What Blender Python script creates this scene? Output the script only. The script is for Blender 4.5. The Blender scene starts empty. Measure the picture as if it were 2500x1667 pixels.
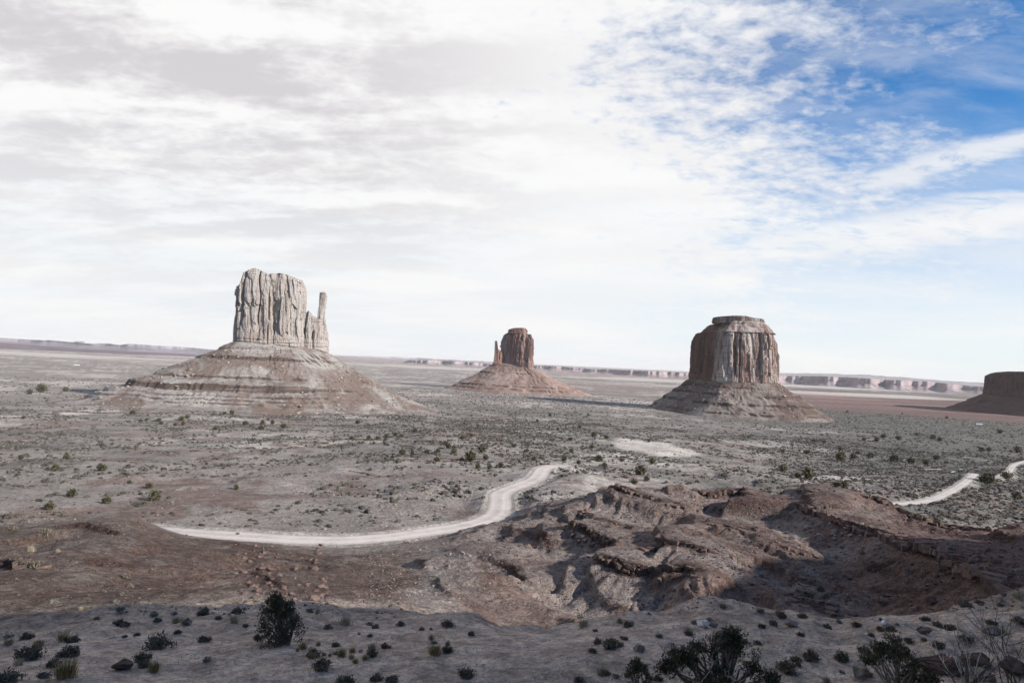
import bpy, bmesh, math, random
import numpy as np
from mathutils import Matrix, Vector

scene = bpy.context.scene
RAD = math.radians
COL = scene.collection
F = 1667.0                    # focal length in photo pixels (24 mm on a 36 mm wide frame)
CAMZ = 116.0
PITCH, ROLL = RAD(1.70), RAD(2.62)
SUN_AZ, SUN_EL = RAD(119), RAD(24)

# ------------------------------------------------------------------ camera
cam_data = bpy.data.cameras.new('camera')
cam_data.sensor_width = 36.0
cam_data.lens = 24.0
cam_data.clip_start = 0.3
cam_data.clip_end = 200000
cam = bpy.data.objects.new('camera', cam_data)
COL.objects.link(cam)
CR = (Matrix.Rotation(math.pi / 2 + PITCH, 4, 'X') @ Matrix.Rotation(ROLL, 4, 'Z'))
cam.matrix_world = Matrix.Translation((0, 0, CAMZ)) @ CR
scene.camera = cam
R3 = np.array(CR.to_3x3())

# ------------------------------------------------------------------ render settings
scene.render.engine = 'CYCLES'
scene.view_settings.view_transform = 'Standard'
scene.view_settings.look = 'None'
scene.view_settings.gamma = 1.0
scene.view_settings.exposure = 0.70
scene.view_settings.use_curve_mapping = False
cy = scene.cycles
cy.use_denoising = True
cy.max_bounces = 4
cy.diffuse_bounces = 2
cy.glossy_bounces = 1
cy.transmission_bounces = 2
cy.transparent_max_bounces = 4
cy.volume_bounces = 0
cy.use_adaptive_sampling = True
cy.adaptive_threshold = 0.02


def ray(u, v):
    """unit-less view rays for photo pixels (2500 x 1667)"""
    u = np.asarray(u, float); v = np.asarray(v, float)
    c = np.stack([(u - 1250) / F, -(v - 833.5) / F, -np.ones_like(u)], -1)
    return c @ R3.T


def nrm(v):
    v = np.asarray(v, float)
    return v / np.linalg.norm(v)

# ------------------------------------------------------------------ node helper
class NT:
    def __init__(self, tree):
        self.t = tree
        self.n = tree.nodes
        self.l = tree.links

    def node(self, typ, **kw):
        n = self.n.new(typ)
        for k, v in kw.items():
            setattr(n, k, v)
        return n

    def put(self, sock, val):
        if isinstance(val, bpy.types.NodeSocket):
            self.l.new(val, sock)
        elif val is not None:
            if hasattr(sock.default_value, '__len__') and not hasattr(val, '__len__'):
                sock.default_value = [val] * len(sock.default_value)
            elif hasattr(sock.default_value, '__len__') and len(sock.default_value) == 4 and len(val) == 3:
                sock.default_value = list(val) + [1]
            else:
                sock.default_value = val

    def math(self, op, a, b=None, c=None, clamp=False):
        n = self.node('ShaderNodeMath', operation=op)
        n.use_clamp = clamp
        self.put(n.inputs[0], a)
        if b is not None: self.put(n.inputs[1], b)
        if c is not None: self.put(n.inputs[2], c)
        return n.outputs[0]

    def vmath(self, op, a, b=None):
        n = self.node('ShaderNodeVectorMath', operation=op)
        self.put(n.inputs[0], a)
        if b is not None:
            if op == 'SCALE': self.put(n.inputs[3], b)
            else: self.put(n.inputs[1], b)
        return n.outputs['Value'] if op in ('DOT_PRODUCT', 'LENGTH') else n.outputs[0]

    def sstep(self, x, lo, hi, to0=0.0, to1=1.0):
        n = self.node('ShaderNodeMapRange', interpolation_type='SMOOTHSTEP')
        self.put(n.inputs['Value'], x)
        n.inputs['From Min'].default_value = lo
        n.inputs['From Max'].default_value = hi
        n.inputs['To Min'].default_value = to0
        n.inputs['To Max'].default_value = to1
        return n.outputs[0]

    def noise(self, vec, scale, detail=4, rough=0.55, dist=0.0):
        n = self.node('ShaderNodeTexNoise')
        self.put(n.inputs['Vector'], vec)
        n.inputs['Scale'].default_value = scale
        n.inputs['Detail'].default_value = detail
        n.inputs['Roughness'].default_value = rough
        n.inputs['Distortion'].default_value = dist
        return n.outputs['Fac']

    def mix(self, f, a, b, blend='MIX'):
        n = self.node('ShaderNodeMix', data_type='RGBA', blend_type=blend)
        self.put(n.inputs['Factor'], f)
        self.put(n.inputs[6], a)
        self.put(n.inputs[7], b)
        return n.outputs[2]

    def mapping(self, vec, scale=(1, 1, 1), rot=(0, 0, 0), loc=(0, 0, 0)):
        n = self.node('ShaderNodeMapping')
        self.put(n.inputs['Vector'], vec)
        n.inputs['Scale'].default_value = scale
        n.inputs['Rotation'].default_value = rot
        n.inputs['Location'].default_value = loc
        return n.outputs[0]

# ------------------------------------------------------------------ world: blue sky with broken altocumulus
world = bpy.data.worlds.new('World')
scene.world = world
world.use_nodes = True
W = NT(world.node_tree)
W.n.clear()
w_out = W.node('ShaderNodeOutputWorld')
w_bg = W.node('ShaderNodeBackground')
W.l.new(w_bg.outputs[0], w_out.inputs[0])
sky = W.node('ShaderNodeTexSky', sky_type='NISHITA')
sky.sun_disc = False
sky.sun_elevation = SUN_EL
sky.sun_rotation = SUN_AZ
sky.altitude = 1600
sky.air_density = 1.0
sky.dust_density = 0.3
sky.ozone_density = 3.0
SKY_STRENGTH = 0.10
blue = W.vmath('SCALE', sky.outputs[0], SKY_STRENGTH)
hs = W.node('ShaderNodeHueSaturation')
hs.inputs['Saturation'].default_value = 1.30
hs.inputs['Value'].default_value = 1.75
W.put(hs.inputs['Color'], blue)
blue = hs.outputs[0]
tc = W.node('ShaderNodeTexCoord')
dirv = W.vmath('NORMALIZE', tc.outputs['Generated'])
sep = W.node('ShaderNodeSeparateXYZ'); W.put(sep.inputs[0], dirv)
dz = W.math('MAXIMUM', sep.outputs[2], 0.0)
den = W.math('ADD', dz, 0.22)
comb = W.node('ShaderNodeCombineXYZ')
W.put(comb.inputs[0], W.math('DIVIDE', sep.outputs[0], den))
W.put(comb.inputs[1], W.math('DIVIDE', sep.outputs[1], den))
plane = comb.outputs[0]
cloud_dir = nrm(ray(150, 420))
cd = W.vmath('DOT_PRODUCT', dirv, tuple(cloud_dir))
cover = W.sstep(cd, 0.16, 1.04, 0.04, 1.0)          # 1 = closed cloud, 0 = clear
pw = W.mapping(plane, scale=(0.8, 1.35, 1), rot=(0, 0, RAD(-28)))
n_big = W.noise(pw, 0.9, 5, 0.5, 0.3)
n_mid = W.noise(pw, 4.2, 7, 0.6, 0.35)
n_fin = W.noise(W.mapping(plane, scale=(1.0, 1.25, 1), rot=(0, 0, RAD(20))), 17.0, 5, 0.62, 0.2)
dens = W.math('ADD', W.math('MULTIPLY', n_big, 0.50), W.math('MULTIPLY', n_mid, 0.48))
dens = W.math('ADD', dens, W.math('MULTIPLY', n_fin, 0.42))
dens = W.math('SUBTRACT', dens, 0.07)
dens = W.math('ADD', dens, W.math('MULTIPLY_ADD', cover, 0.62, -0.30))
cmask = W.sstep(dens, 0.43, 0.78)
n_veil = W.noise(W.mapping(plane, scale=(0.6, 1.5, 1), rot=(0, 0, RAD(32)), loc=(5, 2, 0)), 2.2, 7, 0.62, 0.6)
cmask = W.math('MAXIMUM', cmask, W.sstep(n_veil, 0.38, 0.76, 0.0, 0.46))

def streak(p0, p1, width, end0, end1, amp, nscale):
    a, b = nrm(ray(*p0)), nrm(ray(*p1))
    n = nrm(np.cross(a, b))
    along = nrm(b - a)
    w1 = W.math('MULTIPLY_ADD', n_mid, 0.05, -0.025)
    dist = W.math('ABSOLUTE', W.math('ADD', W.vmath('DOT_PRODUCT', dirv, tuple(n)), w1))
    lo, hi = float(np.dot(nrm(ray(*end0)), along)), float(np.dot(nrm(ray(*end1)), along))
    fade = W.sstep(W.vmath('DOT_PRODUCT', dirv, tuple(along)), lo, hi)
    tex = W.sstep(W.noise(W.mapping(plane, scale=(1, 1.6, 1), rot=(0, 0, RAD(35))), nscale, 6, 0.65, 0.5), 0.22, 0.52)
    m = W.math('MULTIPLY', W.sstep(dist, width, width * 0.15), fade)
    return W.math('MULTIPLY', W.math('MULTIPLY', m, tex), amp)

s1 = streak((1600, 640), (2500, 530), 0.046, (1250, 640), (1800, 620), 0.95, 6.0)
s2 = streak((2050, 470), (2500, 345), 0.024, (1900, 500), (2150, 450), 0.8, 9.0)
s3 = streak((2150, 500), (2500, 470), 0.016, (2100, 500), (2450, 470), 0.7, 9.0)
cmask = W.math('MAXIMUM', cmask, W.math('MAXIMUM', s1, W.math('MAXIMUM', s2, s3)))
# grey undersides in the closed part of the cloud sheet
grey_dir = nrm(ray(250, 330))
gd = W.sstep(W.vmath('DOT_PRODUCT', dirv, tuple(grey_dir)), 0.80, 0.99)
n_band = W.noise(W.mapping(plane, scale=(0.55, 1.7, 1), rot=(0, 0, RAD(-20)), loc=(3, 1, 0)), 2.3, 6, 0.55, 0.4)
n_shade = W.math('ADD', W.math('MULTIPLY', n_band, 0.55), W.math('MULTIPLY', n_mid, 0.30))
n_shade = W.math('ADD', n_shade, W.math('MULTIPLY', n_fin, 0.15))
shade = W.math('MULTIPLY', W.sstep(n_shade, 0.43, 0.57), W.math('MULTIPLY_ADD', gd, 0.75, 0.20))
ccol = W.mix(shade, (0.97, 0.965, 0.965), (0.66, 0.635, 0.66))
skyc = W.mix(cmask, blue, ccol)
# bright milky air over the horizon
hz = W.sstep(sep.outputs[2], 0.0, 0.36, 0.92, 0.0)
veil = W.mix(W.sstep(W.noise(W.mapping(dirv, scale=(1, 1, 9)), 3.0, 4, 0.5), 0.35, 0.7), (0.85, 0.90, 0.94), (0.95, 0.945, 0.94))
skyc = W.mix(hz, skyc, veil)
W.put(w_bg.inputs['Color'], skyc)
w_bg.inputs['Strength'].default_value = 0.62
world.cycles.sampling_method = 'MANUAL'
world.cycles.sample_map_resolution = 512

# ------------------------------------------------------------------ sun
sd = bpy.data.lights.new('sun', 'SUN')
sd.energy = 5.0
sd.angle = RAD(1.2)
sd.color = (1.0, 0.95, 0.89)
sun = bpy.data.objects.new('sun', sd)
COL.objects.link(sun)
SUN_DIR = Vector((math.sin(SUN_AZ) * math.cos(SUN_EL), math.cos(SUN_AZ) * math.cos(SUN_EL), math.sin(SUN_EL)))
sun.rotation_euler = (-SUN_DIR).to_track_quat('-Z', 'Y').to_euler()
sun.location = (0, -50, 400)

# ------------------------------------------------------------------ numpy noise
rng0 = np.random.RandomState(7)
PERM = np.concatenate([rng0.permutation(512)] * 3).astype(np.int32)
GA = rng0.rand(512) * 2 * np.pi
GX, GY = np.cos(GA), np.sin(GA)
HV = rng0.rand(512)


def hsh(ix, iy, seed=0):
    return PERM[(PERM[(ix + seed * 17) & 511] + iy) & 511]


def perlin(x, y, seed=0):
    x = np.asarray(x, float); y = np.asarray(y, float)
    ix = np.floor(x).astype(np.int32); iy = np.floor(y).astype(np.int32)
    fx = x - ix; fy = y - iy
    ux = fx * fx * fx * (fx * (fx * 6 - 15) + 10); uy = fy * fy * fy * (fy * (fy * 6 - 15) + 10)

    def g(a, b):
        h = hsh(ix + a, iy + b, seed)
        return GX[h] * (fx - a) + GY[h] * (fy - b)
    n00, n10, n01, n11 = g(0, 0), g(1, 0), g(0, 1), g(1, 1)
    return 1.45 * ((n00 * (1 - ux) + n10 * ux) * (1 - uy) + (n01 * (1 - ux) + n11 * ux) * uy)


def fbm(x, y, lam, octs=4, seed=0, gain=0.5):
    s = 0; a = 1.0; t = 0
    for o in range(octs):
        s = s + a * perlin(x / lam, y / lam, seed + o * 3); t += a
        lam *= 0.5; a *= gain
    return s / t


def billow(x, y, lam, octs=4, seed=0, gain=0.5):
    s = 0; a = 1.0; t = 0
    for o in range(octs):
        s = s + a * np.abs(perlin(x / lam, y / lam, seed + o * 3)); t += a
        lam *= 0.47; a *= gain
    return s / t


def cellv(ix, iy, seed=0):
    return HV[hsh(np.asarray(ix).astype(np.int32), np.asarray(iy).astype(np.int32), seed)]


def ss(x, a, b):
    t = np.clip((x - a) / (b - a), 0, 1)
    return t * t * (3 - 2 * t)

# ------------------------------------------------------------------ terrain control points
def on_drop(u, v, drop):
    d = ray(u, v)
    t = drop / -d[..., 2]
    return d[..., 0] * t, d[..., 1] * t

ctrl = []
def cp(u, v, drop):
    x, y = on_drop(np.array(u), np.array(v), drop)
    ctrl.append((float(np.arctan2(x, y)), float(np.hypot(x, y)), drop))
def cd_(u, d, drop):
    r = ray(np.array(u), np.array(900.0))
    ctrl.append((float(np.arctan2(r[0], r[1])), d, drop))

for u in (-150, 600, 1250, 1900, 2650):
    cd_(u, 18, 14.2)
for u in (-150, 400, 850, 1250, 1700, 2100, 2650):
    cp(u, 1667, 16.2)
for p in [(-150, 1565, 21), (0, 1555, 21), (300, 1512, 20.8), (560, 1482, 21), (800, 1515, 20), (1130, 1500, 20), (1500, 1508, 19.6),
          (1700, 1475, 20), (1900, 1492, 19.8), (2000, 1508, 19.4), (2250, 1498, 19.5), (2500, 1458, 20), (2650, 1450, 20)]:
    cp(*p)
for u, d0, k in ((1300, 86, 37), (1500, 86, 37), (1700, 92, 38), (1900, 96, 34.5), (2100, 96, 32.5), (2300, 98, 31.5), (2450, 98, 30), (2650, 100, 31)):
    cd_(u, d0, k)
# red hill on the left and the bouldery slope beside it
for p in [(-150, 1450, 28.5), (60, 1450, 28), (230, 1450, 28), (60, 1350, 37), (230, 1350, 36), (60, 1282, 44), (-150, 1290, 44.5), (250, 1264, 43.5), (330, 1262, 43.5),
          (430, 1312, 46), (550, 1332, 47), (700, 1348, 49), (700, 1400, 38), (850, 1400, 40.5), (850, 1450, 32), (600, 1450, 31), (430, 1400, 35),
          (430, 1460, 28), (950, 1362, 51.5), (960, 1440, 36), (1020, 1345, 52), (1080, 1400, 43), (1115, 1465, 34)]:
    cp(*p)
for u, d, k in [(-150, 240, 56.5), (60, 236, 56), (250, 228, 56)]:
    cd_(u, d, k)
# badlands spurs on the right
for p in [(1200, 1330, 46.5), (1190, 1400, 43), (1230, 1450, 41.5), (1180, 1292, 53), (1290, 1262, 53), (1350, 1200, 58), (1440, 1158, 60.5),
          (1350, 1465, 42), (1500, 1472, 41.8), (1650, 1480, 41.2), (1800, 1485, 40.4),
          (1475, 1345, 38.8), (1600, 1365, 38.6), (1700, 1400, 38.0), (1650, 1290, 38.2), (1740, 1320, 38.8), (1560, 1330, 41.2), (1400, 1352, 43.6), (1330, 1390, 43.8),
          (1415, 1283, 43), (1490, 1306, 42.3), (1500, 1192, 41.2), (1600, 1213, 41.6), (1700, 1225, 42.4), (1420, 1240, 46.2), (1500, 1268, 45.4), (1600, 1278, 44.8), (1700, 1268, 43.8),
          (1680, 1190, 41.8), (1800, 1195, 41.6), (1990, 1195, 41.8), (1760, 1222, 43), (1900, 1215, 43), (1900, 1262, 40.2), (1750, 1282, 40.8),
          (1950, 1226, 40.6), (2070, 1265, 38.8), (2200, 1310, 36.8), (2300, 1350, 34.4), (2380, 1400, 31.8), (2480, 1450, 29.5),
          (2060, 1300, 39.6), (2180, 1345, 37.6), (2270, 1390, 35.2), (2340, 1440, 31.6),
          (2100, 1380, 39.6), (2000, 1425, 39.6), (1850, 1405, 40.4), (1900, 1335, 41.6), (2150, 1460, 36.6), (1950, 1455, 37.6), (1800, 1360, 40.2),
          (2300, 1300, 40.5), (2450, 1350, 37.5), (2150, 1226, 41.5), (2250, 1255, 41.2), (2400, 1275, 40.6), (2500, 1290, 40), (2650, 1300, 39)]:
    cp(*p)
for u, d, k in [(1440, 440, 68), (1500, 300, 60.5), (1620, 300, 61), (1750, 305, 61), (1900, 310, 62), (2050, 310, 62), (2200, 305, 64), (2450, 285, 64), (2650, 280, 64)]:
    cd_(u, d, k)
# valley floor beyond
for p in [(-150, 1240, 60), (200, 1232, 60.5), (500, 1232, 60.5), (800, 1232, 61), (-150, 1150, 68), (300, 1150, 68), (700, 1150, 66), (1000, 1222, 60), (1050, 1150, 66.5),
          (1120, 1100, 72), (1090, 1044, 77), (1220, 1060, 80), (960, 1060, 82), (1500, 1100, 80), (1530, 1076, 84), (1900, 1150, 67), (1800, 1150, 69), (1700, 1130, 74), (2200, 1235, 72), (2280, 1222, 75), (2370, 1172, 84),
          (2388, 1157, 85), (2320, 1150, 101), (2480, 1150, 98), (2650, 1180, 88), (2495, 1130, 103), (-150, 1080, 82), (200, 1080, 82), (450, 1090, 80), (200, 1000, 101), (700, 1050, 88), (700, 1010, 108),
          (1300, 1010, 106), (1700, 1060, 101), (2100, 1080, 103), (2400, 1060, 109), (2000, 1030, 111), (1100, 985, 112.5), (-150, 1000, 101), (2650, 1060, 110)]:
    cp(*p)
for u, d, k in [(1090, 880, 92), (1900, 590, 84), (1780, 620, 84), (-150, 1700, 114), (600, 1700, 114), (1250, 1700, 114), (1900, 1800, 115), (2650, 1800, 115)]:
    cd_(u, d, k)

# roads, as (u, v, drop below the eye)
ROAD_A = [(-140, 1302, 57.5), (20, 1294, 57.5), (200, 1287, 57.5), (355, 1293, 57.2), (480, 1302, 57), (600, 1309, 57), (740, 1318, 57), (860, 1319, 57), (936, 1313, 57.2),
          (1038, 1299, 58), (1123, 1286, 58.6), (1191, 1269, 59.3), (1215, 1248, 60), (1220, 1224, 60.8), (1219, 1207, 61.5), (1242, 1194, 62.2),
          (1283, 1180, 63), (1310, 1167, 64), (1321, 1153, 65), (1332, 1141, 66), (1380, 1137, 67)]
ROAD_B = [(1980, 1233, 70), (2100, 1232, 71.5), (2180, 1230, 73), (2245, 1226, 75), (2290, 1214, 77), (2330, 1195, 80), (2356, 1178, 83), (2372, 1164, 84.5), (2382, 1156, 85.5)]
ROAD_C = [(2430, 1168, 93), (2462, 1154, 97), (2472, 1140, 100), (2486, 1131, 103), (2530, 1120, 105)]
for p in ROAD_A + ROAD_B + ROAD_C:
    cp(*p)

C = np.array(ctrl)
KX = 2.2
LX = np.stack([C[:, 0] * KX, np.log(C[:, 1])], 1)
def tps(r2):
    return -np.sqrt(r2 + 0.0025)
n = len(LX)
A = tps(((LX[:, None] - LX[None]) ** 2).sum(-1)) + np.eye(n) * -1e-3
Pm = np.concatenate([np.ones((n, 1)), LX], 1)
M = np.block([[A, Pm], [Pm.T, np.zeros((3, 3))]])
sol = np.linalg.solve(M, np.concatenate([C[:, 2], np.zeros(3)]))
SW, SP = sol[:n], sol[n:]


def rbf(az, d):
    qx = (np.clip(az, -0.80, 0.80) * KX).ravel()
    qy = np.log(np.clip(d, 16, 1900)).ravel()
    out = SP[0] + SP[1] * qx + SP[2] * qy
    for i in range(n):
        out += SW[i] * tps((qx - LX[i, 0]) ** 2 + (qy - LX[i, 1]) ** 2)
    return out.reshape(np.shape(az))


def catmull(P, step):
    P = np.asarray(P, float)
    Q = np.concatenate([[2 * P[0] - P[1]], P, [2 * P[-1] - P[-2]]])
    out = []
    for i in range(1, len(Q) - 2):
        p0, p1, p2, p3 = Q[i - 1], Q[i], Q[i + 1], Q[i + 2]
        k = max(2, int(np.linalg.norm(p2[:2] - p1[:2]) / step))
        for t in np.arange(k) / k:
            out.append(0.5 * (2 * p1 + (p2 - p0) * t + (2 * p0 - 5 * p1 + 4 * p2 - p3) * t * t + (3 * p1 - p0 - 3 * p2 + p3) * t ** 3))
    out.append(P[-1])
    return np.array(out)


def road_line(pts, step=3.0):
    w = []
    for u, v, k in pts:
        x, y = on_drop(np.array(u), np.array(v), k)
        w.append((float(x), float(y), CAMZ - k))
    L = catmull(w, step)
    for _ in range(6):
        L[1:-1] = 0.25 * L[:-2] + 0.5 * L[1:-1] + 0.25 * L[2:]
    return L
LINE_A, LINE_B, LINE_C = road_line(ROAD_A), road_line(ROAD_B), road_line(ROAD_C)
ROADS = [(LINE_A, 5.3), (LINE_B, 3.5), (LINE_C, 3.2)]


def signed_line(x, y, line, maxd):
    """signed distance (positive on the camera side) and run along a polyline, for points near it"""
    lo, hi = line[:, :2].min(0) - maxd, line[:, :2].max(0) + maxd
    idx = np.nonzero((x > lo[0]) & (x < hi[0]) & (y > lo[1]) & (y < hi[1]))[0]
    px, py = x[idx], y[idx]
    bd = np.full(px.shape, 1e9); sd_ = np.full(px.shape, 1e9); run = np.zeros(px.shape); fade = np.zeros(px.shape)
    acc = 0.0
    tot = np.sum(np.hypot(*np.diff(line[:, :2], axis=0).T))
    for i in range(len(line) - 1):
        a, e = line[i], line[i + 1] - line[i]
        L_ = math.hypot(e[0], e[1]) + 1e-9
        tr = ((px - a[0]) * e[0] + (py - a[1]) * e[1]) / L_ ** 2
        t = np.clip(tr, 0, 1)
        dd = np.hypot(px - a[0] - e[0] * t, py - a[1] - e[1] * t)
        sg = np.where(((px - a[0]) * e[1] - (py - a[1]) * e[0]) > 0, 1.0, -1.0)
        m = dd < bd
        bd[m] = dd[m]; sd_[m] = (dd * sg)[m]; run[m] = (acc + t * L_)[m]
        acc += L_
    return idx, sd_, run, tot


def near_line(x, y, line, maxd):
    """distance to a polyline and its height, inf beyond maxd"""
    dist = np.full(x.shape, 1e9); hz_ = np.zeros(x.shape)
    lo, hi = line[:, :2].min(0) - maxd, line[:, :2].max(0) + maxd
    idx = np.nonzero((x > lo[0]) & (x < hi[0]) & (y > lo[1]) & (y < hi[1]))[0]
    if len(idx) == 0:
        return dist, hz_
    px, py = x[idx], y[idx]
    bd = np.full(px.shape, 1e9); bz = np.zeros(px.shape)
    for i in range(len(line) - 1):
        a, b = line[i], line[i + 1]
        e = b - a
        L2 = e[0] ** 2 + e[1] ** 2 + 1e-9
        t = np.clip(((px - a[0]) * e[0] + (py - a[1]) * e[1]) / L2, 0, 1)
        dd = np.hypot(px - a[0] - e[0] * t, py - a[1] - e[1] * t)
        m = dd < bd
        bd[m] = dd[m]; bz[m] = (a[2] + e[2] * t)[m]
    dist[idx] = bd; hz_[idx] = bz
    return dist, hz_

# hard beds that crop out along the crests: (line of (u, v, drop), scarp height)
CUESTAS = [([(1940, 1222, 40.8), (2000, 1244, 39.8), (2070, 1265, 38.8), (2130, 1280, 38.0), (2200, 1310, 36.8), (2250, 1336, 35.6), (2300, 1350, 34.4), (2380, 1400, 31.8), (2480, 1450, 29.5), (2600, 1500, 27)], 4.7),
           ([(1440, 1338, 39.6), (1475, 1345, 38.8), (1548, 1367, 38.6), (1640, 1380, 38.4), (1714, 1393, 38.0), (1760, 1408, 38.5)], 4.2),
           ([(1385, 1278, 44), (1415, 1283, 43), (1457, 1296, 42.6), (1499, 1316, 42.3), (1530, 1330, 42.5)], 3.7),
           ([(1470, 1196, 42.5), (1504, 1193, 41.2), (1550, 1200, 41.3), (1595, 1209, 41.5), (1660, 1219, 42), (1720, 1228, 42.4)], 5.0),
           ([(1680, 1190, 41.8), (1734, 1201, 41.7), (1797, 1197, 41.6), (1850, 1219, 42)], 3.7),
           ([(2093, 1222, 41.5), (2195, 1238, 41.3), (2250, 1255, 41.2), (2320, 1262, 41), (2400, 1275, 40.6), (2520, 1292, 40)], 4.0),
           ([(1690, 1262, 41.2), (1761, 1269, 40.8), (1817, 1277, 40.6), (1897, 1291, 41)], 2.8),
           ([(1540, 1314, 40.4), (1604, 1309, 39.4), (1673, 1313, 39), (1734, 1327, 39), (1785, 1331, 39.5)], 2.8),
           ([(1890, 1330, 42), (1960, 1332, 41.5), (2030, 1333, 41)], 2.5),
           ([(1790, 1379, 40.5), (1830, 1382, 40.6), (1875, 1379, 41)], 2.6),
           ([(1400, 1236, 45.8), (1443, 1252, 45.6), (1485, 1269, 46), (1530, 1282, 46)], 2.2),
           ([(1900, 1440, 40), (1990, 1462, 38.8), (2080, 1480, 37.6), (2140, 1492, 37)], 2.2),
           ([(2040, 1385, 40.2), (2120, 1395, 39.6), (2200, 1415, 38.2), (2270, 1440, 36.5)], 1.8),
           ([(1880, 1385, 41.6), (1960, 1398, 41), (2040, 1420, 40.4)], 1.6),
           ([(2090, 1345, 40.4), (2150, 1366, 39.6), (2210, 1388, 38.4)], 1.4),
           ([(1250, 1290, 50.5), (1310, 1310, 48.5), (1360, 1340, 46.5)], 2.0),
           ([(1200, 1350, 46), (1260, 1385, 44.4), (1300, 1420, 43.8)], 2.0),
           ([(1560, 1440, 43), (1680, 1445, 42), (1790, 1450, 41.4)], 1.8),
           ([(80, 1304, 41.6), (180, 1294, 41.8), (260, 1304, 40.8), (320, 1316, 39.8)], 1.7),
           ([(160, 1382, 33.4), (260, 1362, 35.2), (380, 1372, 35.6)], 1.4),
           ([(540, 1382, 40), (640, 1402, 38), (720, 1432, 34.8), (800, 1452, 32)], 1.7),
           ([(620, 1346, 44.5), (740, 1362, 44.5), (860, 1374, 45)], 1.5),
           ([(1010, 1352, 50), (1050, 1385, 45), (1090, 1425, 40), (1120, 1465, 35)], 2.0),
           ([(-40, 1366, 36.5), (35, 1376, 35.5), (54, 1393, 34.4), (72, 1405, 33.6)], 2.6)]

SX, SY = math.sin(SUN_AZ), math.cos(SUN_AZ)
AZ_IN = 0.74


def masks(x, y):
    d = np.hypot(x, y); az = np.arctan2(x, y)
    wob = fbm(x, y, 30, 3, 5)
    bad = ss(d + wob * 14, 66, 88) * (1 - ss(d + wob * 20, 262, 300)) * ss(np.degrees(az) + wob * 3 + (d - 150) * 0.01, -6.5, -1.5)
    hill = ss(d + wob * 12, 66, 86) * (1 - ss(d + wob * 14, 180, 208)) * (1 - ss(np.degrees(az) + wob * 3, -9, -5))
    return d, az, bad, hill


def cuestas(x, y):
    """depth cut below each hard bed, and where its cap and its debris slope lie"""
    depth = np.zeros(x.shape); cap = np.zeros(x.shape); slope = np.zeros(x.shape)
    for pts, hh in CUESTAS:
        w = []
        for u_, v_, k_ in pts:
            X_, Y_ = on_drop(np.array(u_), np.array(v_), k_); w.append((float(X_), float(Y_), 0.0))
        idx, sd_, run, tot = signed_line(x, y, catmull(w, 4.0), 44)
        if len(idx) == 0: continue
        xi, yi = x[idx], y[idx]
        sj = sd_ + 1.8 * fbm(xi, yi, 9, 3, 131) + 0.8 * fbm(xi, yi, 2.5, 2, 135)
        ends = ss(run, 0, 8) * ss(tot - run, 0, 8) * (1 - ss(np.abs(sd_), 36, 44))
        capd = min(2.0, 0.52 * hh)
        warp = 0.7 * perlin(xi / 9, yi / 9, 137)
        rill = 1.7 * (0.42 - np.abs(perlin(run / 4.6 + warp, sj / 40, 139))) + 0.8 * (0.35 - np.abs(perlin(run / 1.9 + warp, sj / 22, 141)))
        cut = capd * ss(sj, -0.25, 0.55) + (hh - capd) * ss(sj, 0.4, 15) 
        cut = cut * np.exp(-np.maximum(sj - 13, 0) / 14) + ss(sj, 1.0, 5) * np.exp(-np.maximum(sj - 4, 0) / 12) * rill
        depth[idx] = np.where(cut * ends > depth[idx], cut * ends + 0.25 * depth[idx], depth[idx] + 0.25 * cut * ends)
        cap[idx] = np.maximum(cap[idx], ends * ss(sj, -2.2, -0.2) * (1 - ss(sj, 0.8, 2.0)))
        slope[idx] = np.maximum(slope[idx], ends * ss(sj, 1.0, 3.0) * (1 - ss(sj, 16, 26)))
    return depth, cap, slope


def spurs(x, y):
    """parallel sharp-crested spurs that run down towards the camera and to the right"""
    p = x * 0.88 + y * 0.47 + 5 * fbm(x, y, 45, 2, 145); q = x * 0.47 - y * 0.88
    a = 1 - np.abs(perlin(p / 21.0, q / 85.0, 147)) * 2.0
    b = 1 - np.abs(perlin(p / 8.5 + 0.3 * perlin(x / 14, y / 14, 151), q / 30.0, 149)) * 2.0
    return a, b


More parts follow.
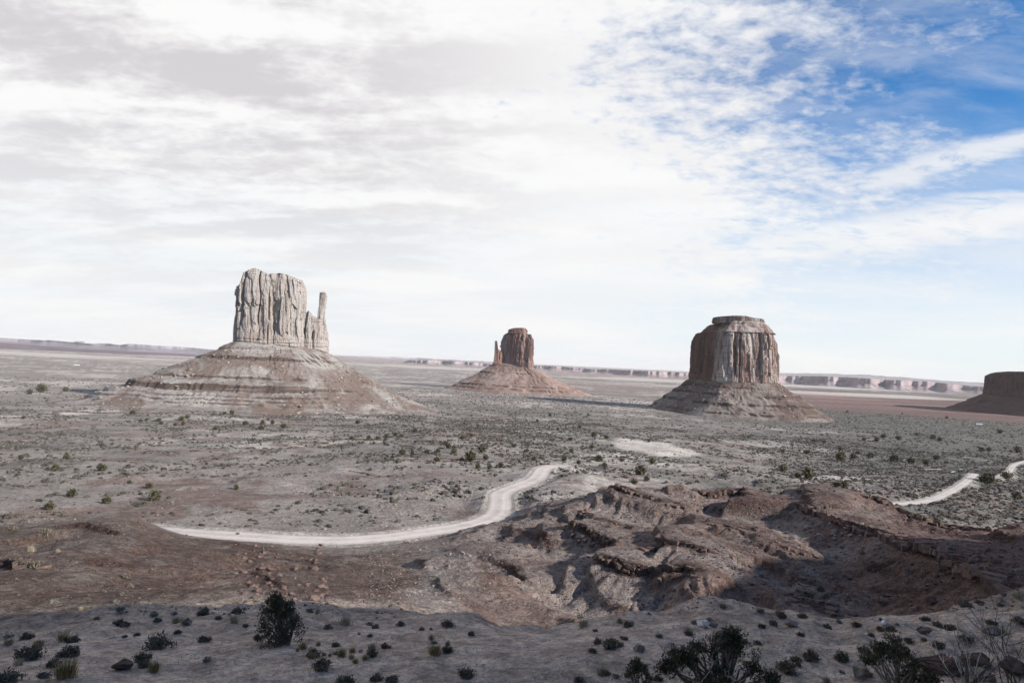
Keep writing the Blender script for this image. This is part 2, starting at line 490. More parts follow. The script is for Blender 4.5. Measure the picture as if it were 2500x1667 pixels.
def height(x, y):
    x = np.asarray(x, float); y = np.asarray(y, float)
    d, az, bad, hill = masks(x, y)
    drop = rbf(az, d)
    drop = drop + (116 - drop) * ss(d, 1350, 1950)
    # the edge of the bluff right below the eye
    edge = np.interp(d, [0, 2.0, 2.6, 4, 8, 18], [1.7, 1.75, 3.5, 7.0, 11.5, 14.2])
    drop = np.where(d < 18, edge, drop)
    z = CAMZ - drop
    # valley hummocks, growing with distance
    mid = ss(d, 190, 320) * (1 - ss(d, 1500, 2300))
    wq = x + 9 * fbm(x, y, 60, 2, 13); wr = y + 9 * fbm(x, y, 60, 2, 17)
    z = z + mid * (4.2 * fbm(x, y, 110, 4, 11) + 7.0 * (billow(wq, wr, 62, 5, 21, 0.55) - 0.24) * ss(fbm(x, y, 180, 2, 31), -0.35, 0.25))
    midf = ss(d, 500, 800) * (1 - ss(d, 1900, 3000))
    z = z + midf * 2.2 * fbm(x, y, 190, 3, 41) - midf * 1.5
    far = ss(d, 2500, 5000)
    z = z + far * (4.0 * fbm(x, y, 900, 3, 43) - 3)
    # ledge
    led = (1 - ss(d, 52, 75)) * ss(d, 8, 20)
    z = z + led * (0.45 * fbm(x, y, 9, 4, 51) + 0.12 * fbm(x, y, 1.6, 3, 55))
    rimz = ss(d, 44, 52) * (1 - ss(d, 80, 95))
    z = z + rimz * (1.5 * (billow(x, y, 11, 4, 57, 0.6) - 0.25) + 0.5 * fbm(x, y, 3.5, 3, 59))
    # badlands: rounded spurs cut by sharp rills, stepped by hard beds
    wx = x + 6 * fbm(x, y, 40, 2, 61); wy = y + 6 * fbm(x, y, 40, 2, 65)
    ridg = billow(wx, wy, 38, 5, 71, 0.52)
    sa, sb = spurs(x, y)
    z = z + bad * (1.7 * (sa - 0.45) + 0.45 * (sb - 0.45))
    z = z + bad * (1.4 * (ridg - 0.26) + 0.3 * (billow(wx * 0.94 + wy * 0.5, wy * 0.6 - wx * 0.3, 9.0, 3, 75) - 0.27))
    z = z + hill * (4.6 * (billow(wx, wy, 44, 4, 81) - 0.24))
    br = np.maximum(bad, hill * 0.6)
    zt = z + 1.6 * fbm(x, y, 45, 3, 91) + 0.03 * x
    H = 3.1
    k = np.floor(zt / H); f = zt / H - k
    wst = 0.16 + 0.10 * cellv(k, k * 3, 4)
    rough_edge = 0.10 * fbm(x, y, 5, 3, 95) + 0.06 * perlin(x / 1.3, y / 1.3, 97)
    stp = ss(f + rough_edge, 0.5 - wst * 0.5, 0.5 + wst * 0.5)
    tz = zt + H * (k + 0.45 * f + 0.55 * stp - zt / H)
    on = ss(fbm(x, y, 55, 2, 99), -0.30, 0.10)
    z = z + br * on * (tz - zt)
    z = z + br * (0.40 * fbm(x, y, 6, 4, 101, 0.66) + 0.45 * (billow(x, y, 4.2, 3, 105, 0.6) - 0.25))
    z = z - cuestas(x, y)[0]
    # scattered low outcrops on the valley floor
    out = mid * ss(fbm(x, y, 120, 3, 111), 0.12, 0.35) * (1 - ss(d, 900, 1300))
    zq = z + 1.5 * fbm(x, y, 25, 3, 113)
    k = np.floor(zq / 3.2); f = zq / 3.2 - k
    z = z + out * 3.2 * (0.5 * f + 0.5 * ss(f, 0.42, 0.58) - f)
    # roads are graded smooth
    for line, hw in ROADS:
        dist, rz = near_line(x, y, line, 26)
        wgt = 1 - ss(dist, hw + 0.8, hw + 11)
        z = z + wgt * (rz - z)
        z = z + 0.35 * np.exp(-((dist - hw - 1.6) / 0.9) ** 2)
    # the bluff the picture was taken from: plateau behind and to the right, outside the view, plus a hill added to cast shade
    lat = np.where(az > 0, d * np.sin(np.clip(az - RAD(43), 0, math.pi / 2)), d * np.sin(np.clip(-az - RAD(52), 0, math.pi / 2)))
    lat = np.where(np.abs(az) > RAD(128), np.maximum(lat, d), lat)
    reach = np.where(az > 0, 1 - ss(d, 170, 300), 1 - ss(d, 40, 140))
    reach = np.where(y < 0, 1 - ss(d, 500, 900), reach)
    lift = ss(lat + 3 * fbm(x, y, 18, 3, 121), 3, 26) * reach
    top = CAMZ - 1.8
    c = x * -SY + y * SX
    s = x * SX + y * SY
    shade_h = np.interp(c, [-200, -60, 0, 20, 38, 50, 60, 75, 90, 300], [20, 33, 33, 30, 24, 17.5, 13, 8, 0, 0])  # unseen added hill, its skyline shaped so the shadow covers the ledge
    shade_h = shade_h * (1 + 0.14 * fbm(c, c * 0 + 5.0, 20, 3, 127))
    mesa = shade_h * ss(s + 4 * fbm(x, y, 25, 3, 123), 24, 44) * (1 - ss(s, 160, 330)) * ss(lat, 8, 22)
    z = z + lift * (np.maximum(top, z) - z) + mesa * lift
    return z

# ------------------------------------------------------------------ terrain grid (polar, one sheet to the horizon)
dense = np.radians(np.arange(-49, 49.001, 0.112))
side = np.radians(np.concatenate([np.arange(49.55, 60, 0.7), np.arange(60, 300, 2.0), np.arange(300, 310.6, 0.7)]))
AZS = np.concatenate([dense, side])
def geo(a, b, r):
    k = int(math.log(b / a) / math.log(1 + r))
    return a * np.exp(np.arange(k) / k * math.log(b / a))
DS = np.concatenate([[0.6, 1.2, 1.9, 2.3, 2.7, 3.3, 4.2], geo(5.2, 24, 0.06), geo(24, 60, 0.0068), geo(60, 320, 0.0050), geo(320, 1400, 0.0075), geo(1400, 3200, 0.012), geo(3200, 60000, 0.035), [60000]])
GA_, GD_ = np.meshgrid(AZS, DS)
gx = (np.sin(GA_) * GD_).ravel(); gy = (np.cos(GA_) * GD_).ravel()
gz = height(gx, gy)
NR, NC = GA_.shape
GZ = gz.reshape(NR, NC)
NDENSE = len(dense)
LD = np.log(DS)


def ground_z(x, y):
    x = np.asarray(x, float); y = np.asarray(y, float)
    d = np.hypot(x, y); a = np.clip(np.arctan2(x, y), dense[0], dense[-1] - 1e-6)
    fi = (a - dense[0]) / (dense[1] - dense[0]); ci = np.clip(fi.astype(int), 0, NDENSE - 2); fc = fi - ci
    ri = np.clip(np.searchsorted(DS, d) - 1, 0, NR - 2)
    fr = np.clip((d - DS[ri]) / (DS[ri + 1] - DS[ri]), 0, 1)
    return (GZ[ri, ci] * (1 - fr) + GZ[ri + 1, ci] * fr) * (1 - fc) + (GZ[ri, ci + 1] * (1 - fr) + GZ[ri + 1, ci + 1] * fr) * fc


def cast(u, v):
    """first point of the ground seen at photo pixel (u, v)"""
    r = ray(u, v)
    az = math.atan2(r[0], r[1]); s = -r[2] / math.hypot(r[0], r[1])
    x = np.sin(az) * DS; y = np.cos(az) * DS
    gap = ground_z(x, y) - (CAMZ - s * DS)
    gap[DS < 5] = -1
    hit = np.nonzero(gap >= 0)[0]
    if len(hit) == 0:
        return None
    i = max(hit[0], 1)
    t = gap[i - 1] / (gap[i - 1] - gap[i]) if gap[i] != gap[i - 1] else 0
    t = min(max(t, 0), 1)
    d = DS[i - 1] + (DS[i] - DS[i - 1]) * t
    return np.array([math.sin(az) * d, math.cos(az) * d, float(ground_z(math.sin(az) * d, math.cos(az) * d))])


def project(p):
    q = (np.asarray(p, float) - np.array([0, 0, CAMZ])) @ R3
    return 1250 + F * q[..., 0] / -q[..., 2], 833.5 - F * q[..., 1] / -q[..., 2]

# ------------------------------------------------------------------ mesh + object helpers
def mesh_from(name, verts, faces, smooth=True, mats=()):
    me = bpy.data.meshes.new(name)
    verts = np.asarray(verts, np.float32); faces = np.asarray(faces, np.int32)
    nf, k = faces.shape
    me.vertices.add(len(verts)); me.vertices.foreach_set('co', verts.ravel())
    me.loops.add(nf * k); me.loops.foreach_set('vertex_index', faces.ravel())
    me.polygons.add(nf)
    me.polygons.foreach_set('loop_start', np.arange(nf, dtype=np.int32) * k)
    me.polygons.foreach_set('use_smooth', np.full(nf, smooth, dtype=bool))
    for m in mats: me.materials.append(m)
    me.update(calc_edges=True)
    me.validate()
    return me


def link(name, data, parent=None, loc=None, rot=None, scale=None):
    o = bpy.data.objects.new(name, data)
    COL.objects.link(o)
    if parent is not None: o.parent = parent
    if loc is not None: o.location = loc
    if rot is not None: o.rotation_euler = rot
    if scale is not None: o.scale = scale
    return o


def tag(o, label=None, cat=None, group=None, kind=None):
    if label: o['label'] = label
    if cat: o['category'] = cat
    if group: o['group'] = group
    if kind: o['kind'] = kind
    return o


def grid_faces(nr, nc, closed=False):
    r = np.arange(nr - 1)[:, None]; c = np.arange(nc if closed else nc - 1)[None]
    c2 = (c + 1) % nc
    return np.stack([r * nc + c, r * nc + c2, (r + 1) * nc + c2, (r + 1) * nc + c], -1).reshape(-1, 4)

# ------------------------------------------------------------------ materials
def principled(name, rough=0.95, spec=0.08):
    m = bpy.data.materials.new(name)
    m.use_nodes = True
    t = NT(m.node_tree)
    b = t.n['Principled BSDF']
    b.inputs['Roughness'].default_value = rough
    b.inputs['Specular IOR Level'].default_value = spec
    return m, t, b


def plain_mat(name, col, var=0.25, scale=3.0, rough=0.95, spec=0.08, bump=0.0):
    m, t, b = principled(name, rough, spec)
    geo_ = t.node('ShaderNodeNewGeometry')
    nz = t.noise(geo_.outputs['Position'], scale, 5, 0.6)
    a = [c * (1 - var) for c in col]; c2 = [min(1, c * (1 + var)) for c in col]
    t.put(b.inputs['Base Color'], t.mix(t.sstep(nz, 0.3, 0.7), a, c2))
    if bump:
        bp = t.node('ShaderNodeBump'); bp.inputs['Strength'].default_value = 0.6; bp.inputs['Distance'].default_value = bump
        t.put(bp.inputs['Height'], nz); t.put(b.inputs['Normal'], bp.outputs[0])
    return m


def ground_material():
    m, t, b = principled('desert_ground')
    at = t.node('ShaderNodeAttribute', attribute_name='soil', attribute_type='GEOMETRY')
    geo_ = t.node('ShaderNodeNewGeometry')
    pos = geo_.outputs['Position']
    n1 = t.noise(pos, 0.035, 8, 0.62, 0.4)
    n2 = t.noise(pos, 0.6, 6, 0.65)
    n3 = t.noise(pos, 6.0, 4, 0.6)
    n4 = t.noise(pos, 1.9, 5, 0.7, 0.3)
    k = t.math('MULTIPLY_ADD', t.sstep(n1, 0.3, 0.7), 0.44, 0.78)
    k = t.math('MULTIPLY', k, t.math('MULTIPLY_ADD', t.sstep(n2, 0.32, 0.68), 0.62, 0.69))
    k = t.math('MULTIPLY', k, t.math('MULTIPLY_ADD', t.sstep(n3, 0.3, 0.7), 0.30, 0.85))
    k = t.math('MULTIPLY', k, t.math('MULTIPLY_ADD', t.sstep(n4, 0.34, 0.64), 0.50, 0.74))
    base = t.vmath('SCALE', at.outputs['Color'], k)
    sn = t.node('ShaderNodeSeparateXYZ'); t.put(sn.inputs[0], geo_.outputs['True Normal'])
    grain = t.noise(pos, 0.13, 6, 0.7, 0.5)
    rust = t.math('MULTIPLY', t.sstep(sn.outputs[2], 0.97, 0.80), t.sstep(grain, 0.35, 0.6))
    base = t.mix(t.math('MULTIPLY', rust, 0.55), base, t.vmath('MULTIPLY', base, (0.78, 0.62, 0.55)))
    dust = t.math('MULTIPLY', t.sstep(sn.outputs[2], 0.965, 0.995), t.sstep(grain, 0.48, 0.66))
    base = t.mix(t.math('MULTIPLY', dust, 0.30), base, (0.33, 0.30, 0.27))
    # small pale and dark pebbles
    vo = t.node('ShaderNodeTexVoronoi'); vo.inputs['Scale'].default_value = 2.6
    t.put(vo.inputs['Vector'], pos)
    peb = t.math('MULTIPLY', t.sstep(vo.outputs['Distance'], 0.22, 0.12), t.sstep(n2, 0.46, 0.62))
    sepc = t.node('ShaderNodeSeparateColor'); t.put(sepc.inputs[0], vo.outputs['Color'])
    base = t.mix(t.math('MULTIPLY', peb, 0.7), base, t.mix(t.sstep(sepc.outputs[0], 0.3, 0.7), (0.07, 0.055, 0.05), (0.34, 0.30, 0.28)))
    t.put(b.inputs['Base Color'], base)
    hsum = t.math('ADD', t.math('MULTIPLY', n2, 1.0), t.math('MULTIPLY', n3, 0.22))
    hsum = t.math('ADD', hsum, t.math('MULTIPLY', n4, 0.7))
    hsum = t.math('ADD', hsum, t.math('MULTIPLY', peb, 0.12))
    crk = []
    for sc_, w_ in ((0.55, 0.10), (1.7, 0.12)):
        ve = t.node('ShaderNodeTexVoronoi', feature='DISTANCE_TO_EDGE'); ve.inputs['Scale'].default_value = sc_
        t.put(ve.inputs['Vector'], t.mapping(pos, scale=(1, 1, 1.8)))
        crk.append(t.math('MULTIPLY', t.sstep(ve.outputs['Distance'], 0.0, w_), 1.0))
    vcell = t.node('ShaderNodeTexVoronoi'); vcell.inputs['Scale'].default_value = 0.9
    t.put(vcell.inputs['Vector'], t.mapping(pos, scale=(1, 1, 1.6)))
    sc2 = t.node('ShaderNodeSeparateColor'); t.put(sc2.inputs[0], vcell.outputs['Color'])
    blocky = t.math('ADD', t.math('MULTIPLY', crk[0], 0.55), t.math('ADD', t.math('MULTIPLY', crk[1], 0.25), t.math('MULTIPLY', sc2.outputs[0], 0.9)))
    hsum = t.math('ADD', hsum, t.math('MULTIPLY', blocky, at.outputs['Alpha']))
    bp = t.node('ShaderNodeBump'); bp.inputs['Strength'].default_value = 0.85; bp.inputs['Distance'].default_value = 0.5
    t.put(bp.inputs['Height'], hsum)
    bq = t.node('ShaderNodeBump'); bq.inputs['Strength'].default_value = 0.7; bq.inputs['Distance'].default_value = 2.2
    t.put(bq.inputs['Height'], grain); t.put(bq.inputs['Normal'], bp.outputs[0])
    t.put(b.inputs['Normal'], bq.outputs[0])
    return m


def cliff_material(name, pale, red, dark, red_amount, strata, flank=None):
    """sandstone wall: pale face, rusty bleeding and dark varnish running down it, thin bedding"""
    m, t, b = principled(name)
    geo_ = t.node('ShaderNodeNewGeometry')
    pos = geo_.outputs['Position']
    st = t.mapping(pos, scale=(1, 1, 0.10))
    a1 = t.noise(st, 0.045, 6, 0.6, 0.6)
    a2 = t.noise(st, 0.16, 5, 0.65, 0.3)
    a3 = t.noise(t.mapping(pos, scale=(1, 1, 0.5)), 0.5, 5, 0.65)
    lay = t.noise(t.mapping(pos, scale=(0.02, 0.02, 1)), 0.22, 5, 0.7)
    r = t.math('ADD', t.sstep(a1, 0.36, 0.66), red_amount, clamp=True)
    if flank:  # painted shade: one side of the wall takes the darker colour
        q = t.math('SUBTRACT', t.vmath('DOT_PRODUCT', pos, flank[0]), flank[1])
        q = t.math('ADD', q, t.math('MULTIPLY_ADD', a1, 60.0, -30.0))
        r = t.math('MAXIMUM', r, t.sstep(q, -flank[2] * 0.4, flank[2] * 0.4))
    c = t.mix(r, pale, red)
    c = t.mix(t.math('MULTIPLY', t.sstep(a2, 0.56, 0.72), 0.65), c, dark)
    c = t.mix(t.math('MULTIPLY', t.sstep(lay, 0.52, 0.66), strata), c, red)
    c = t.mix(t.math('MULTIPLY', t.sstep(lay, 0.46, 0.34), strata * 0.6), c, dark)
    k = t.math('MULTIPLY_ADD', t.sstep(a3, 0.3, 0.7), 0.4, 0.8)
    t.put(b.inputs['Base Color'], t.vmath('SCALE', c, k))
    hh = t.math('ADD', t.math('MULTIPLY', a3, 1.0), t.math('MULTIPLY', a2, 1.2))
    bp = t.node('ShaderNodeBump'); bp.inputs['Strength'].default_value = 0.8; bp.inputs['Distance'].default_value = 2.0
    t.put(bp.inputs['Height'], hh); t.put(b.inputs['Normal'], bp.outputs[0])
    return m


def talus_material(name, sand, red, grey):
    m, t, b = principled(name)
    geo_ = t.node('ShaderNodeNewGeometry')
    pos = geo_.outputs['Position']
    n1 = t.noise(pos, 0.012, 5, 0.6, 0.6)
    n2 = t.noise(pos, 0.10, 6, 0.7)
    lay = t.noise(t.mapping(pos, scale=(0.03, 0.03, 1)), 0.16, 5, 0.72)
    sn = t.node('ShaderNodeSeparateXYZ'); t.put(sn.inputs[0], geo_.outputs['Normal'])
    steep = t.sstep(sn.outputs[2], 0.80, 0.55)
    c = t.mix(t.sstep(n1, 0.42, 0.62), red, sand)
    c = t.mix(t.math('MULTIPLY', t.sstep(n2, 0.52, 0.70), 0.6), c, grey)
    c = t.mix(t.math('MULTIPLY', steep, t.sstep(lay, 0.30, 0.5)), c, tuple(0.5 * q for q in red))
    k = t.math('MULTIPLY_ADD', t.sstep(t.noise(pos, 0.45, 5, 0.7), 0.3, 0.7), 0.5, 0.75)
    t.put(b.inputs['Base Color'], t.vmath('SCALE', c, k))
    bp = t.node('ShaderNodeBump'); bp.inputs['Strength'].default_value = 0.9; bp.inputs['Distance'].default_value = 2.2
    t.put(bp.inputs['Height'], n2); t.put(b.inputs['Normal'], bp.outputs[0])
    return m

M_GROUND = ground_material()
M_ROAD = plain_mat('graded_dirt', (0.56, 0.505, 0.455), 0.10, 0.25, bump=0.05)
def road_material():
    m, t, b = principled('graded_dirt')
    at = t.node('ShaderNodeAttribute', attribute_name='wear', attribute_type='GEOMETRY')
    pos = t.node('ShaderNodeNewGeometry').outputs['Position']
    n1 = t.noise(pos, 0.09, 6, 0.65, 0.4); n2 = t.noise(pos, 0.9, 5, 0.65)
    w = t.math('ADD', at.outputs['Fac'], t.math('MULTIPLY_ADD', n1, 3.0, -1.5))
    w = t.math('ADD', w, t.math('MULTIPLY_ADD', n2, 1.8, -0.9))
    c = t.mix(t.sstep(w, -0.9, 0.8), (0.33, 0.29, 0.255), (0.53, 0.475, 0.43))
    t.put(b.inputs['Base Color'], c)
    bp = t.node('ShaderNodeBump'); bp.inputs['Strength'].default_value = 0.5; bp.inputs['Distance'].default_value = 0.15
    t.put(bp.inputs['Height'], n2); t.put(b.inputs['Normal'], bp.outputs[0])
    return m
M_ROAD = road_material()
M_ROCK_RED = plain_mat('red_sandstone', (0.125, 0.086, 0.073), 0.35, 1.2, bump=0.12)
M_ROCK_PALE = plain_mat('pale_sandstone', (0.25, 0.205, 0.18), 0.30, 1.4, bump=0.10)
M_ROCK_CREAM = plain_mat('cream_stone', (0.42, 0.375, 0.32), 0.22, 2.0, bump=0.06)
M_SAGE = plain_mat('sage_leaf', (0.140, 0.122, 0.090), 0.45, 2.5)
M_SAGE_PALE = plain_mat('dry_sage_leaf', (0.17, 0.165, 0.145), 0.35, 2.5)
M_GRASS = plain_mat('dry_grass', (0.30, 0.235, 0.115), 0.40, 2.2)
M_JUNIPER = plain_mat('juniper_leaf', (0.080, 0.075, 0.045), 0.50, 1.6)
M_BARK = plain_mat('juniper_bark', (0.17, 0.14, 0.115), 0.35, 5.0)
M_TWIG = plain_mat('bleached_twig', (0.40, 0.36, 0.31), 0.25, 6.0)
M_STEM = plain_mat('shrub_stem', (0.10, 0.085, 0.07), 0.3, 6.0)

# ------------------------------------------------------------------ ground sheet
d, az, bad, hill = masks(gx, gy)
azd = np.degrees(az)
SAND = np.array([0.214, 0.186, 0.165]); PALE = np.array([0.38, 0.34, 0.30]); RED = np.array([0.122, 0.083, 0.069])
DEEP = np.array([0.105, 0.067, 0.057]); SCRUB_SHADE = np.array([0.10, 0.096, 0.083]); LEDGE = np.array([0.41, 0.318, 0.252])
col = np.tile(SAND, (len(gx), 1))
def mixin(mask, c):
    global col
    mm = np.clip(mask, 0, 1)[:, None]
    col = col * (1 - mm) + np.asarray(c) * mm
nA = fbm(gx, gy, 90, 5, 201, 0.6); nB = fbm(gx, gy, 260, 4, 211); nC = fbm(gx, gy, 22, 4, 221, 0.6)
mixin(ss(nB + 0.6 * nA + 0.5 * nC, 0.02, 0.26) * ss(d, 180, 300) * 0.9, PALE)
mixin(ss(nA + 0.5 * nC, 0.05, 0.24) * ss(d, 170, 260) * (1 - ss(d, 1200, 1800)) * 0.8, RED * 1.2)
nD = fbm(gx + 500, gy - 300, 140, 5, 225, 0.6)
mixin(ss(nD + 0.4 * nC, 0.02, 0.22) * ss(d, 300, 420) * (1 - ss(d, 1300, 1900)) * 0.72, SCRUB_SHADE * 1.1)
# slope of the sheet: bare red beds show where it is steep
dr = np.gradient(GZ, axis=0) / np.gradient(DS)[:, None]
steep = ss(np.abs(dr).ravel(), 0.22, 0.55)
mixin(steep * ss(d, 120, 220) * (1 - ss(d, 1500, 2000)) * 0.65, RED * 1.15)
mixin(ss(d, 20, 40) * (1 - ss(d + 6 * nC, 60, 84)), LEDGE)
mixin((1 - ss(d, 18, 30)), RED)
mixin(hill * (0.90 + 0.35 * nC), np.array([0.080, 0.052, 0.042]))  # soil darkened so the sunlit hill reads as shaded
mixin(hill * ss(nC + nA, 0.05, 0.4) * 0.6, np.array([0.125, 0.104, 0.091]))
mixin(bad * (0.92 + 0.2 * nC), RED)
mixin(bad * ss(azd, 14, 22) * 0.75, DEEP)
_, capm, slopem = cuestas(gx, gy)
mixin(bad * (1 - ss(azd, 12, 20)) * ss(nA + 0.6 * nC, -0.25, 0.30) * 0.55, SAND * 0.92)
mixin(slopem * bad * (0.35 + 0.8 * nC) * (1 - ss(azd, 24, 32)), np.array([0.215, 0.183, 0.164]))
spa, spb = spurs(gx, gy)
mixin(bad * ss(spa + 0.5 * nC, 0.85, 1.05) * 0.5, DEEP * 0.9)
mixin(bad * ss(spa, 0.62, 0.40) * ss(nC, -0.25, 0.15) * (1 - ss(azd, 24, 32)) * 0.6, np.array([0.21, 0.18, 0.162]))
mixin(capm * np.maximum(bad, hill) * 0.9, DEEP * 0.62)
mixin(ss(np.degrees(az), 60, 70) + ss(-np.degrees(az), 60, 70), RED)
# scrub-covered flats beyond about a kilometre; long dark bands imitate cloud shadows
nL = fbm(gx * 0.35 + 300, gy * 1.0, 520, 5, 231, 0.55)
nM = fbm(gx, gy, 60, 4, 235, 0.6)
mixin(ss(d, 700, 1500) * ss(nL + 0.35 * nM + 0.02 * (azd - 8), -0.10, 0.30) * (1 - ss(d, 6000, 9000)) * 0.78, SCRUB_SHADE)
mixin(ss(d, 480, 900) * ss(azd, 20, 30) * (1 - ss(d, 2600, 3600)) * (0.72 + 0.5 * nM), SCRUB_SHADE)
mixin(ss(d, 2300, 2900) * (1 - ss(d, 5600, 7000)) * ss(azd + 6 * nL, 19, 25) * 0.9, np.array([0.135, 0.080, 0.070]))
mixin(ss(d, 2600, 3400) * (1 - ss(d, 4600, 6000)) * ss(azd, 0, 8) * ss(nL, -0.1, 0.25) * 0.7, np.array([0.26, 0.16, 0.14]))
mixin(ss(d, 7000, 9000) * (1 - ss(d, 14000, 20000)) * ss(fbm(gx * 0.3, gy, 2500, 3, 241), -0.1, 0.3) * 0.8, np.array([0.30, 0.20, 0.18]))
mixin(ss(d, 4200, 5200) * (1 - ss(d, 9000, 10500)) * ss(fbm(gx * 0.4, gy, 1700, 4, 251), 0.02, 0.22), PALE * 1.15)
for line, hw in ROADS:                                       # dusty verge
    dist, _ = near_line(gx, gy, line, 26)
    mixin((1 - ss(dist + 7 * nC, hw + 0.2, hw + 7)) * 0.75, PALE * 0.98)
# pale blowout of sand
def px_blob(u, v, rx, ry, rot=0):
    p = cast(u, v)
    return (p[0], p[1])
for (u, v, rx, ry, a) in [(1595, 1092, 50, 125, 0.95), (1950, 1165, 70, 50, 0.6), (1490, 1175, 25, 20, 0.2)]:
    q = cast(u, v); qa, qd = math.atan2(q[0], q[1]), math.hypot(q[0], q[1])
    e = ((az - qa) * qd / rx) ** 2 + ((d - qd) / ry) ** 2
    mixin((1 - ss(e + 0.5 * nC, 0.5, 1.1)) * a, PALE * 1.12)
verts = np.stack([gx, gy, gz], 1)
faces = grid_faces(NR, NC, True)
# centre cap under the eye
verts = np.concatenate([verts, [[0, 0, CAMZ - 1.7]]])
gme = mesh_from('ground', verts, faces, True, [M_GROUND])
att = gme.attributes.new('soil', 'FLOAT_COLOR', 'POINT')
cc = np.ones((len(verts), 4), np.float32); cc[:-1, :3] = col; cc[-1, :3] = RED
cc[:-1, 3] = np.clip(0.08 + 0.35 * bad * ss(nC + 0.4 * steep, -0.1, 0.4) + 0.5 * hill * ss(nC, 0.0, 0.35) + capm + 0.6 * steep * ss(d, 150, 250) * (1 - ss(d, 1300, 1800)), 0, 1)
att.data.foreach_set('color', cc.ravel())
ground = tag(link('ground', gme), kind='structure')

# ------------------------------------------------------------------ roads
def road_mesh(name, line, hw):
    t = np.gradient(line[:, :2], axis=0); t /= np.linalg.norm(t, axis=1)[:, None] + 1e-9
    nn = np.stack([t[:, 1], -t[:, 0]], 1)
    offs = np.linspace(-1, 1, 25)
    rows = []
    s = np.arange(len(line))
    for o in offs:
        w = hw * (1 + 0.10 * perlin(s / 7.0, s * 0 + (3 if o > 0 else 9), 3) + 0.08 * perlin(s / 1.9, s * 0 + (5 if o > 0 else 11), 4))
        p = line[:, :2] + nn * (o * w)[:, None]
        z = ground_z(p[:, 0], p[:, 1])
        z = np.maximum(z, line[:, 2] - 0.3) + 0.16 - 0.22 * abs(o) ** 6 + 0.05 * np.exp(-((abs(o) - 0.45) / 0.12) ** 2) * -1
        rows.append(np.concatenate([p, z[:, None]], 1))
    V = np.stack(rows, 0)
    me = mesh_from(name, V.reshape(-1, 3), grid_faces(len(offs), len(line)), True, [M_ROAD])
    at = me.attributes.new('wear', 'FLOAT', 'POINT')
    a = np.abs(offs)
    wear = 0.55 * np.exp(-((a - 0.42) / 0.20) ** 2) - 1.2 * ss(a, 0.70, 1.0)
    at.data.foreach_set('value', np.repeat(wear, len(line)).astype(np.float32))
    return me
for nm, (line, hw) in zip(('dirt_road', 'dirt_road', 'dirt_road'), ROADS):
    tag(link(nm, road_mesh(nm, line, hw)), kind='structure')

# ------------------------------------------------------------------ buttes
class Frame:
    """local frame of a butte: X to the right as seen from the camera, Y away, Z up"""
    def __init__(self, u, dist):
        r = ray(u, 900.0)
        self.az = math.atan2(r[0], r[1]); self.d = dist
        self.right = np.array([math.cos(self.az), -math.sin(self.az)])
        self.away = np.array([math.sin(self.az), math.cos(self.az)])
        self.c = self.away * dist

    def sil(self, pts, dy=0.0):
        """photo pixels -> (X, Z) on the upright plane through the centre"""
        out = []
        for u, v in pts:
            r = ray(u, v)
            t = (self.d + dy) / float(np.dot(r[:2], self.away))
            out.append((float(np.dot(r[:2] * t, self.right)), CAMZ + r[2] * t))
        return np.array(out)

    def world(self, X, Y):
        return self.c[0] + self.right[0] * X + self.away[0] * Y, self.c[1] + self.right[1] * X + self.away[1] * Y


def chaikin(P, n_=2):
    P = np.asarray(P, float)
    for _ in range(n_):
        Q = np.roll(P, -1, 0)
        P = np.stack([0.75 * P + 0.25 * Q, 0.25 * P + 0.75 * Q], 1).reshape(-1, P.shape[1])
    return P


def resample(P, n_):
    Q = np.concatenate([P, P[:1]])
    s = np.concatenate([[0], np.cumsum(np.linalg.norm(np.diff(Q, axis=0), axis=1))])
    t = np.linspace(0, s[-1], n_, endpoint=False)
    return np.stack([np.interp(t, s, Q[:, i]) for i in range(P.shape[1])], 1), t, s[-1]


